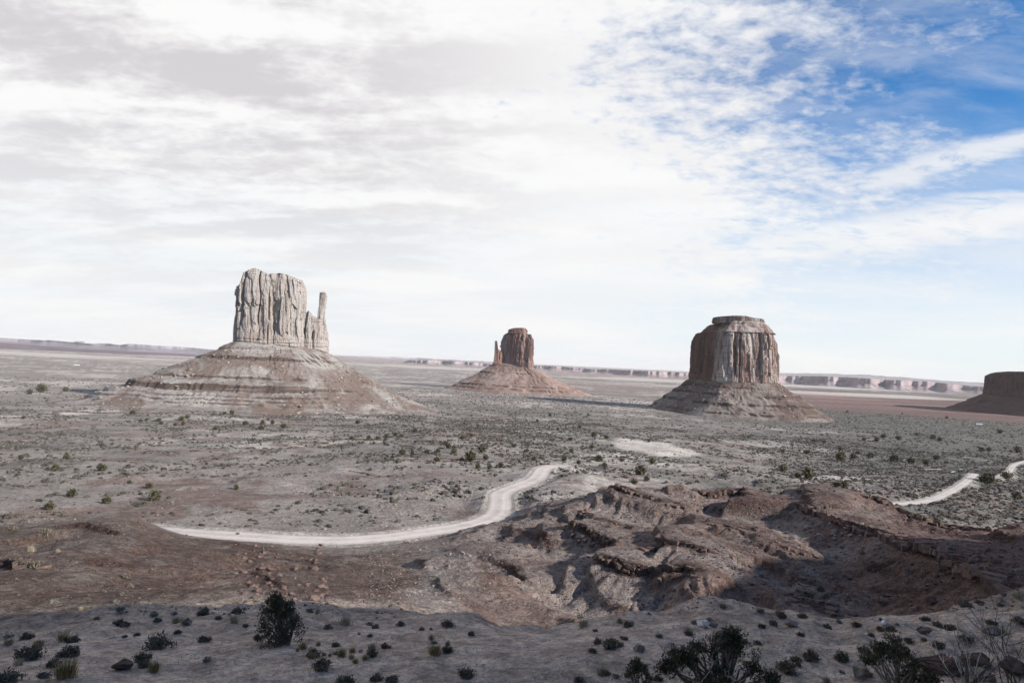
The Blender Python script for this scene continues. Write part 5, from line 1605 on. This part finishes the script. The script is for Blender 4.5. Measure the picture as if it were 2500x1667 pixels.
def juniper(u, v, hpx, parts_, label, rz=0.0, group=None):
    p = cast(u, v); s = hpx * dist_of(p) / F
    root = link('juniper_tree', None, None, tuple(p), (0, 0, rz), (s, s, s))
    tag(root, label, 'tree', group)
    link('crown', parts_[0], root); link('trunk', parts_[1], root)
    return root
juniper(697, 1572, 98, juniper_parts(901, cone_shape, 120, 6, 0.050, 0.050, (-0.28, 0)), 'round dark juniper standing alone on the ledge below the boulder slope', 0.0)
olive = juniper(1760, 1706, 128, juniper_parts(902, lobed_shape, 170, 6, 0.050, 0.050), 'wide olive juniper with several lobes cut off by the bottom edge', 0.0)
juniper(2200, 1700, 100, juniper_parts(903, lobed_shape, 130, 6, 0.050, 0.050), 'small dark juniper at the bottom edge left of the bare twig bush', 1.9)
juniper(1556, 1685, 62, juniper_parts(904, cone_shape, 30, 5, 0.09, 0.05), 'thin sparse juniper sprig at the bottom edge left of the olive juniper', 0.3)

# bleached dead boughs of the olive juniper, and the bare bush
def dead_boughs(seed, n_, reach, rise, r0=0.012, sub=3, sides=4, levels=2):
    r_ = np.random.RandomState(seed)
    out = []
    def grow(p, d_, L_, r, lv):
        pts = [p]; q = p.copy(); dd = d_.copy()
        for _ in range(5):
            dd = dd + r_.randn(3) * 0.16 + np.array([0, 0, 0.07]); dd /= np.linalg.norm(dd)
            q = q + dd * L_ / 5; pts.append(q)
        out.append(tube(pts, r, r * 0.35, sides))
        if lv > 0:
            for _ in range(sub):
                k = r_.randint(1, 5)
                nd = dd + r_.randn(3) * 0.65; nd[2] = abs(nd[2]) * 0.8 + 0.1; nd /= np.linalg.norm(nd)
                grow(pts[k], nd, L_ * r_.uniform(0.4, 0.65), r * 0.55, lv - 1)
    for i in range(n_):
        a = r_.rand() * 6.28
        d_ = np.array([math.cos(a) * reach, math.sin(a) * reach, rise]); d_ /= np.linalg.norm(d_)
        grow(np.array([r_.randn() * 0.05, r_.randn() * 0.05, -0.03]), d_, r_.uniform(0.6, 1.0), r0, levels)
    return join(out)
link('dead_bough', mesh_from('dead_bough', *dead_boughs(911, 6, 1.0, 0.75, 0.011), False, [M_TWIG]), olive)
p = cast(2352, 1690); s = 125 * dist_of(p) / F
bb = link('bare_bush', None, None, tuple(p), (0, 0, 0.4), (s, s, s))
tag(bb, 'bare leafless twig bush with pale branches in the lower right', 'bush')
for i in range(6):
    link('branch', mesh_from('branch', *dead_boughs(920 + i, 2, 0.75, 0.9, 0.012, 3, 4, 2), False, [M_TWIG if i % 2 else M_STEM]), bb, None, (0, 0, i * 1.05))
p = cast(2475, 1680); s = 130 * dist_of(p) / F
bb = link('bare_bush', None, None, tuple(p), (0, 0, 2.0), (s, s, s))
tag(bb, 'dark thin bare bush rising at the right picture edge', 'bush')
for i in range(4):
    link('branch', mesh_from('branch', *dead_boughs(930 + i, 2, 0.5, 1.0, 0.010, 3, 4, 2), False, [M_STEM]), bb, None, (0, 0, i * 1.4))

# ---- junipers dotted over the valley
MIDJ = []
for i in range(6):
    r_ = np.random.RandomState(950 + i)
    n_ = 70
    d_ = r_.randn(n_, 3); d_ /= np.linalg.norm(d_, axis=1)[:, None]
    c = d_ * r_.uniform(0.2, 0.9, (n_, 1)) * [0.85, 0.85, 0.62] + [0, 0, 0.68]
    c[:, :2] *= (1.15 - 0.25 * c[:, 2:3])
    c[:12, :2] *= 0.35
    fol = tufts(c, 0.50, 6, r_, 0.2)
    tr = join([tube([[0, 0, -0.1], [r_.randn() * 0.1, r_.randn() * 0.1, 0.4], q], 0.06, 0.02, 3) for q in c[:5]])
    me = mesh_from('valley_juniper', *join([fol, tr]), False, [M_JUNIPER, M_BARK])
    mi = np.zeros(len(me.polygons), np.int32); mi[len(fol[1]):] = 1
    me.polygons.foreach_set('material_index', mi)
    MIDJ.append(me)
VJ = [(u, v, w) for u, v, w, _ in from_zoom(2.94, 800, 1000, [(a, b, c, '') for a, b, c in [
    (215, 92, 32), (170, 205, 34), (295, 205, 36), (418, 192, 34), (484, 180, 30), (530, 190, 30), (355, 210, 30), (330, 240, 24), (625, 150, 34), (410, 245, 24), (845, 243, 34), (865, 265, 38), (905, 302, 42), (793, 300, 34), (608, 318, 36), (710, 298, 34), (535, 310, 50), (782, 360, 40), (968, 200, 34), (1030, 185, 28),
    (1108, 288, 62), (1025, 345, 84), (1133, 345, 44), (1245, 402, 46), (1160, 412, 42), (1078, 410, 42), (1340, 260, 32), (1432, 293, 22), (1480, 355, 40), (1376, 373, 26), (1530, 392, 22), (1593, 383, 42), (1697, 355, 46), (1748, 300, 34), (1740, 215, 28), (1912, 182, 40), (1810, 125, 26), (1895, 268, 32), (1800, 380, 36), (1950, 355, 56),
    (1990, 400, 42), (2112, 362, 34), (2330, 375, 50), (2240, 440, 90), (1505, 82, 24), (1595, 40, 30), (1870, 38, 20), (2305, 225, 26), (505, 360, 24), (1080, 115, 20), (980, 95, 16), (1290, 150, 18), (1650, 140, 22), (2000, 200, 28), (2200, 520, 50), (2290, 500, 40)]])]
VJ += [(u, v, w) for u, v, w, _ in from_zoom(3.137, 1900, 800, [(a, b, c, '') for a, b, c in [
    (38, 1080, 60), (150, 1140, 50), (228, 1137, 90), (35, 945, 32), (222, 955, 40), (475, 1000, 70), (575, 990, 50), (705, 985, 44), (890, 1005, 60), (1020, 1025, 50), (1135, 1035, 44), (655, 857, 30), (755, 862, 36), (805, 832, 34), (920, 850, 40), (1185, 840, 40), (1235, 857, 30), (1560, 938, 34), (1615, 940, 30), (1835, 945, 44),
    (1600, 1165, 96), (1830, 1295, 60), (1745, 1140, 60), (1210, 1000, 34), (610, 960, 30), (475, 930, 32), (355, 875, 26), (272, 865, 22), (500, 1210, 60), (450, 1205, 50), (1440, 1125, 40), (1390, 1150, 60), (930, 1010, 30), (1060, 820, 24), (1700, 800, 30), (530, 640, 16), (1290, 690, 18), (950, 660, 14)]])]
VJ += [(u, v, w) for u, v, w, _ in from_zoom(3.136, 0, 780, [(a, b, c, '') for a, b, c in [
    (1015, 715, 30), (1120, 767, 26), (1078, 775, 24), (1215, 770, 30), (1230, 793, 28), (1390, 762, 38), (1430, 750, 32), (1340, 805, 26), (1400, 798, 28), (1878, 793, 40), (2008, 790, 34), (1998, 832, 40), (2085, 790, 34), (2052, 765, 22), (1650, 835, 34), (1720, 718, 24), (1775, 718, 36), (2170, 820, 40), (315, 543, 60), (225, 560, 40), (500, 540, 36),
    (550, 1340, 60), (815, 1388, 60), (1185, 1362, 80), (1100, 1412, 36), (380, 1435, 60), (1138, 1275, 46), (990, 1245, 30), (425, 1145, 50), (780, 1140, 60), (505, 1060, 40), (160, 1058, 36), (180, 752, 24), (1810, 1290, 40)]])]
for u, v, w in VJ:
    p = cast(u, v + 0.30 * w)
    if p is None: continue
    if any(near_line(p[:1], p[1:2], L_, 12)[0][0] < 6.5 for L_, _ in ROADS): continue
    r = 0.5 * w * dist_of(p) / F
    o = link('valley_juniper', MIDJ[rs.randint(6)], None, tuple(p), (0, 0, rs.uniform(0, 6.28)), (r * rs.uniform(1.0, 1.2), r * rs.uniform(0.9, 1.1), r * rs.uniform(0.95, 1.2)))
    later(o, u, v, 'large dark' if w > 16 else 'small dark', 'juniper', 'tree', 'dark junipers dotted over the valley floor', LANDMARKS_MID)

# ---- countless low scrub on the valley floor
def scrub_nodes(name, mat):
    """geometry nodes: four ragged bush shapes picked at random for the scrub points"""
    ng = bpy.data.node_groups.new(name, 'GeometryNodeTree')
    ng.interface.new_socket('Geometry', in_out='INPUT', socket_type='NodeSocketGeometry')
    ng.interface.new_socket('Geometry', in_out='OUTPUT', socket_type='NodeSocketGeometry')
    nd, lk = ng.nodes, ng.links
    gi, go = nd.new('NodeGroupInput'), nd.new('NodeGroupOutput')
    g2i = nd.new('GeometryNodeGeometryToInstance')
    for k in range(4):
        ico = nd.new('GeometryNodeMeshIcoSphere'); ico.inputs['Radius'].default_value = 1.0; ico.inputs['Subdivisions'].default_value = 2
        nz = nd.new('ShaderNodeTexNoise'); nz.noise_dimensions = '4D'
        nz.inputs['W'].default_value = 3.7 * k; nz.inputs['Scale'].default_value = 1.6; nz.inputs['Detail'].default_value = 3
        sub = nd.new('ShaderNodeVectorMath'); sub.operation = 'SUBTRACT'; sub.inputs[1].default_value = (0.5, 0.5, 0.5)
        mul = nd.new('ShaderNodeVectorMath'); mul.operation = 'MULTIPLY'; mul.inputs[1].default_value = (2.6, 2.6, 2.2)
        sp = nd.new('GeometryNodeSetPosition'); tf = nd.new('GeometryNodeTransform')
        tf.inputs['Translation'].default_value = (0, 0, 0.24); tf.inputs['Scale'].default_value = (0.76, 0.76, 0.50)
        lk.new(nz.outputs['Color'], sub.inputs[0]); lk.new(sub.outputs[0], mul.inputs[0])
        lk.new(ico.outputs['Mesh'], sp.inputs['Geometry']); lk.new(mul.outputs[0], sp.inputs['Offset'])
        lk.new(sp.outputs[0], tf.inputs['Geometry']); lk.new(tf.outputs[0], g2i.inputs[0])
    def attr(nm, typ):
        a_ = nd.new('GeometryNodeInputNamedAttribute'); a_.data_type = typ; a_.inputs['Name'].default_value = nm
        return a_.outputs[0]
    iop = nd.new('GeometryNodeInstanceOnPoints'); iop.inputs['Pick Instance'].default_value = True
    sm = nd.new('GeometryNodeSetMaterial'); sm.inputs['Material'].default_value = mat
    lk.new(gi.outputs[0], iop.inputs['Points']); lk.new(g2i.outputs[0], iop.inputs['Instance'])
    lk.new(attr('kind_index', 'INT'), iop.inputs['Instance Index'])
    lk.new(attr('turn', 'FLOAT_VECTOR'), iop.inputs['Rotation']); lk.new(attr('size', 'FLOAT_VECTOR'), iop.inputs['Scale'])
    lk.new(iop.outputs[0], sm.inputs['Geometry']); lk.new(sm.outputs[0], go.inputs[0])
    return ng


def scatter_points(name, P, S, mat, seed):
    r_ = np.random.RandomState(seed)
    me = bpy.data.meshes.new(name)
    me.vertices.add(len(P)); me.vertices.foreach_set('co', np.asarray(P, np.float32).ravel())
    a_ = me.attributes.new('kind_index', 'INT', 'POINT'); a_.data.foreach_set('value', r_.randint(0, 4, len(P)).astype(np.int32))
    t_ = np.zeros((len(P), 3), np.float32); t_[:, 2] = r_.rand(len(P)) * 6.283
    a_ = me.attributes.new('turn', 'FLOAT_VECTOR', 'POINT'); a_.data.foreach_set('vector', t_.ravel())
    s_ = (S[:, None] * r_.uniform(0.7, 1.3, (len(P), 3))).astype(np.float32)
    a_ = me.attributes.new('size', 'FLOAT_VECTOR', 'POINT'); a_.data.foreach_set('vector', s_.ravel())
    me.materials.append(mat)
    o = link(name, me)
    md = o.modifiers.new('scatter', 'NODES'); md.node_group = scrub_nodes(name, mat)
    return o


def scrub(name, label, mat, count, dmin, dmax, lo, hi, seed, thr, pw=1.0, azr=(-42, 42), extra=None):
    r_ = np.random.RandomState(seed)
    a = np.radians(r_.uniform(azr[0], azr[1], count)); d_ = np.sqrt(r_.uniform(dmin ** 2, dmax ** 2, count))
    d_ = dmin + (d_ - dmin) * r_.rand(count) ** 0.25 if pw != 1.0 else d_
    x, y = np.sin(a) * d_, np.cos(a) * d_
    w = 1.0 * fbm(x, y, 85, 4, 301, 0.6) + 0.7 * fbm(x, y, 24, 3, 305)
    if extra is not None: w = w + extra(x, y, d_, np.degrees(a))
    _, _, bad_, hill_ = masks(x, y)
    keep = (w > r_.uniform(thr - 0.25, thr + 0.35, count)) & (bad_ < 0.4) & (hill_ < 0.4)
    for L_, hw in ROADS:
        keep &= near_line(x, y, L_, 14)[0] > hw + 1.5
    for (u, v, R) in ((1595, 1092, 50),):
        q = cast(u, v); qa, qd = math.atan2(q[0], q[1]), math.hypot(q[0], q[1]); keep &= np.hypot((a - qa) * qd, (d_ - qd) * 0.42) > R * r_.uniform(0.6, 1.2, count)
    x, y = x[keep], y[keep]
    P = np.stack([x, y, ground_z(x, y)], 1)
    S = lo * (hi / lo) ** (r_.rand(len(x)) ** 1.6)
    return tag(scatter_points(name, P, S, mat, seed), label, 'scrub', None, 'stuff')
M_SCRUB = plain_mat('valley_scrub', (0.070, 0.063, 0.052), 0.4, 0.2)
M_SCRUB_P = plain_mat('valley_dry_scrub', (0.16, 0.15, 0.125), 0.4, 0.2)
rightdense = lambda x, y, d_, az_: 0.34 * ss(az_, 16, 25) + 0.34 * np.exp(-((az_ + 1) / 9) ** 2) * ss(d_, 420, 560) - 0.05
scrub('desert_scrub', 'low dark scrub dotted all over the valley floor', M_SCRUB, 120000, 240, 1250, 0.40, 1.8, 41, 0.06, 1.0, (-48.5, 48.5), rightdense)
scrub('dry_scrub', 'pale dry scrub between the dark bushes of the valley', M_SCRUB_P, 27000, 220, 900, 0.3, 0.9, 42, 0.0, 1.0, (-48.5, 48.5))
scrub('far_scrub', 'dark scrub on the flats around the buttes', M_SCRUB, 39000, 1150, 2600, 0.8, 2.6, 43, 0.06, 1.0, (-48.5, 48.5), rightdense)

r_ = np.random.RandomState(77)
LIT = [grass_parts(880 + i, 9, 0.9) for i in range(4)]
P, S = [], []
for u, v in zip(r_.uniform(0, 2500, 2600), r_.uniform(1475, 1667, 2600)):
    p = cast(u, v)
    if p is None or np.hypot(p[0], p[1]) > 75 or fbm(p[0], p[1], 7, 3, 87) < r_.uniform(-0.3, 0.35): continue
    P.append(p); S.append(r_.uniform(0.06, 0.22))
tag(link('dry_grass', scatter_mesh('dry_grass', LIT, np.array(P), np.array(S), [PALE_GRASS_M], 78)), 'sparse dry grass blades and litter over the sandy ledge', 'grass', None, 'stuff')

settle_labels()

# ------------------------------------------------------------------ small man-made things
def box(cx, cy_, cz, sx, sy, sz, taper=(1, 1)):
    V = []
    for z in (-1, 1):
        k = taper if z > 0 else (1, 1)
        for x, y in ((-1, -1), (1, -1), (1, 1), (-1, 1)):
            V.append((cx + x * sx / 2 * k[0], cy_ + y * sy / 2 * k[1], cz + z * sz / 2))
    Fc = [(0, 1, 2), (0, 2, 3), (4, 6, 5), (4, 7, 6), (0, 5, 1), (0, 4, 5), (1, 6, 2), (1, 5, 6), (2, 7, 3), (2, 6, 7), (3, 4, 0), (3, 7, 4)]
    Fc = [(a, c, b) if False else (a, b, c) for a, b, c in Fc]
    return np.array(V, float), np.array(Fc)

def simple(name, mats_col, rough=0.4, spec=0.4):
    m, t, b = principled(name, rough, spec)
    t.put(b.inputs['Base Color'], mats_col)
    return m
M_WHITE = simple('white_car_paint', (0.75, 0.75, 0.74)); M_DRED = simple('dark_red_car_paint', (0.12, 0.025, 0.02)); M_GLASS = simple('dark_glass', (0.03, 0.035, 0.04), 0.1, 0.5)
M_TYRE = simple('tyre_rubber', (0.02, 0.02, 0.02), 0.8, 0.2); M_LAMP = simple('lamp_lens', (0.7, 0.7, 0.65), 0.2, 0.5)

def fixn(me):
    bm = bmesh.new(); bm.from_mesh(me); bmesh.ops.recalc_face_normals(bm, faces=bm.faces[:]); bm.to_mesh(me); bm.free(); return me

def cylinder(r, w, n_=12):
    V = [(r * math.cos(q), s * w / 2, r * math.sin(q)) for s in (-1, 1) for q in np.arange(n_) / n_ * 2 * np.pi] + [(0, -w / 2, 0), (0, w / 2, 0)]
    Fc = []
    for i in range(n_):
        j = (i + 1) % n_
        Fc += [(i, j, n_ + j), (i, n_ + j, n_ + i), (j, i, 2 * n_), (n_ + i, n_ + j, 2 * n_ + 1)]
    return np.array(V), np.array(Fc)

def car(u, v, rz, paint, label):
    p = cast(u, v)
    root = link('parked_car', None, None, tuple(p), (0, 0, rz))
    tag(root, label, 'car', 'cars parked by the far road')
    body = join([box(0, 0, 0.62, 4.6, 1.8, 0.62, (0.98, 0.94)), box(1.45, 0, 0.98, 1.5, 1.66, 0.12, (0.9, 0.9)), box(-0.35, 0, 1.66, 2.3, 1.45, 0.06)])
    link('body', fixn(mesh_from('body', *body, False, [paint])), root)
    link('window', fixn(mesh_from('window', *box(-0.35, 0, 1.28, 3.0, 1.62, 0.72, (0.74, 0.88)), False, [M_GLASS])), root)
    for sx in (-1.4, 1.4):
        for sy in (-0.85, 0.85):
            link('wheel', fixn(mesh_from('wheel', *cylinder(0.36, 0.24), False, [M_TYRE])), root, (sx, sy, 0.34))
    for sy in (-0.6, 0.6):
        link('headlight', fixn(mesh_from('headlight', *box(2.29, sy, 0.74, 0.05, 0.3, 0.16), False, [M_LAMP])), root)
car(2327, 1153, 0.15, M_WHITE, 'white parked car nearer the road crest among the distant vehicles')
car(2345, 1147, 0.5, M_WHITE, 'white parked car farthest right beyond the other vehicles')
car(2304, 1152, 0.1, M_DRED, 'dark red parked car left of the nearer white car')
car(2316, 1154, -0.2, M_DRED, 'dark red parked car touching the nearer white car on its left')

M_POST = simple('weathered_wood', (0.16, 0.10, 0.08), 0.9, 0.1); M_RAIL = simple('pale_rail', (0.5, 0.45, 0.42), 0.8, 0.1)
pa, pb = cast(2258, 1147), cast(2298, 1147)
root = link('low_fence', None, None, tuple(pa)); tag(root, 'low pale rail fence left of the parked cars', 'fence')
for t in np.linspace(0, 1, 7):
    q = pa + (pb - pa) * t; q[2] = float(ground_z(q[0], q[1]))
    link('post', fixn(mesh_from('post', *box(0, 0, 0.6, 0.25, 0.25, 1.3), False, [M_POST])), root, tuple(q - pa))
sg = pb - pa
for h in (0.6, 1.1):
    link('rail', fixn(mesh_from('rail', *tube([[0, 0, h], sg * 0.5 + [0, 0, h], sg + [0, 0, h]], 0.12, 0.12, 4), False, [M_RAIL])), root)

M_WALL = simple('cream_stucco', (0.55, 0.52, 0.48), 0.9, 0.1); M_ROOF = simple('tin_roof', (0.6, 0.6, 0.62), 0.5, 0.3); M_DOOR = simple('dark_door', (0.08, 0.06, 0.05), 0.7, 0.2)
def house(u, v, w, rz, label):
    p = cast(u, v)
    root = link('ranch_house', None, None, tuple(p), (0, 0, rz)); tag(root, label, 'house')
    link('wall', fixn(mesh_from('wall', *box(0, 0, 1.5, w, w * 0.55, 3.4), False, [M_WALL])), root)
    hw, dp = w / 2 * 1.06, w * 0.55 / 2 * 1.15
    V = np.array([(-hw, -dp, 3.1), (hw, -dp, 3.1), (hw, dp, 3.1), (-hw, dp, 3.1), (-hw, 0, 5.2), (hw, 0, 5.2)]); Fc = np.array([(0, 1, 5), (0, 5, 4), (2, 3, 4), (2, 4, 5), (0, 4, 3), (1, 2, 5), (0, 3, 2), (0, 2, 1)])
    link('roof', fixn(mesh_from('roof', V, Fc, False, [M_ROOF])), root)
    link('door', fixn(mesh_from('door', *box(0.1 * w, -w * 0.275 - 0.03, 1.1, 1.1, 0.1, 2.2), False, [M_DOOR])), root)
    for x in (-0.3, 0.33):
        link('window', fixn(mesh_from('window', *box(x * w, -w * 0.275 - 0.03, 1.7, 1.3, 0.1, 1.1), False, [M_GLASS])), root)
house(188, 892, 22, 0.4, 'tiny pale house on the far flats left of the large butte')
house(2391, 1038, 14, -0.5, 'tiny light-roofed house on the scrub flats below the dark mesa')

# crumpled plastic bag caught on a shrub
M_BAG = simple('white_plastic', (0.8, 0.78, 0.78), 0.5, 0.3)
p = cast(2158, 1524)
bm = bmesh.new(); bmesh.ops.create_icosphere(bm, subdivisions=2, radius=0.17)
for v in bm.verts:
    v.co *= 1 + 0.5 * float(perlin(v.co.x * 9 + v.co.z * 5, v.co.y * 9, 5)); v.co.z *= 0.9
me = bpy.data.meshes.new('plastic_bag'); bm.to_mesh(me); bm.free(); me.materials.append(M_BAG)
tag(link('plastic_bag', me, None, (p[0], p[1], p[2] + 0.14)), 'crumpled white plastic bag caught above a shrub on the ledge', 'bag')

# ------------------------------------------------------------------ haze
zmin = float(gz.min()) - 2.0
hv, hf = box(0, 0, (zmin + 330) / 2, 124000, 124000, 330 - zmin)
hm = bpy.data.materials.new('haze_air'); hm.use_nodes = True
HN = NT(hm.node_tree); HN.n.clear()
ho = HN.node('ShaderNodeOutputMaterial'); pv = HN.node('ShaderNodeVolumePrincipled')
pv.inputs['Color'].default_value = (1.0, 0.965, 0.94, 1)
pv.inputs['Density'].default_value = 1.5e-5
pv.inputs['Anisotropy'].default_value = 0.0
HN.l.new(pv.outputs[0], ho.inputs['Volume'])
hz_o = link('haze', fixn(mesh_from('haze', hv, hf, False, [hm])))
tag(hz_o, 'pale haze in the air over the whole valley', 'haze', None, 'stuff')
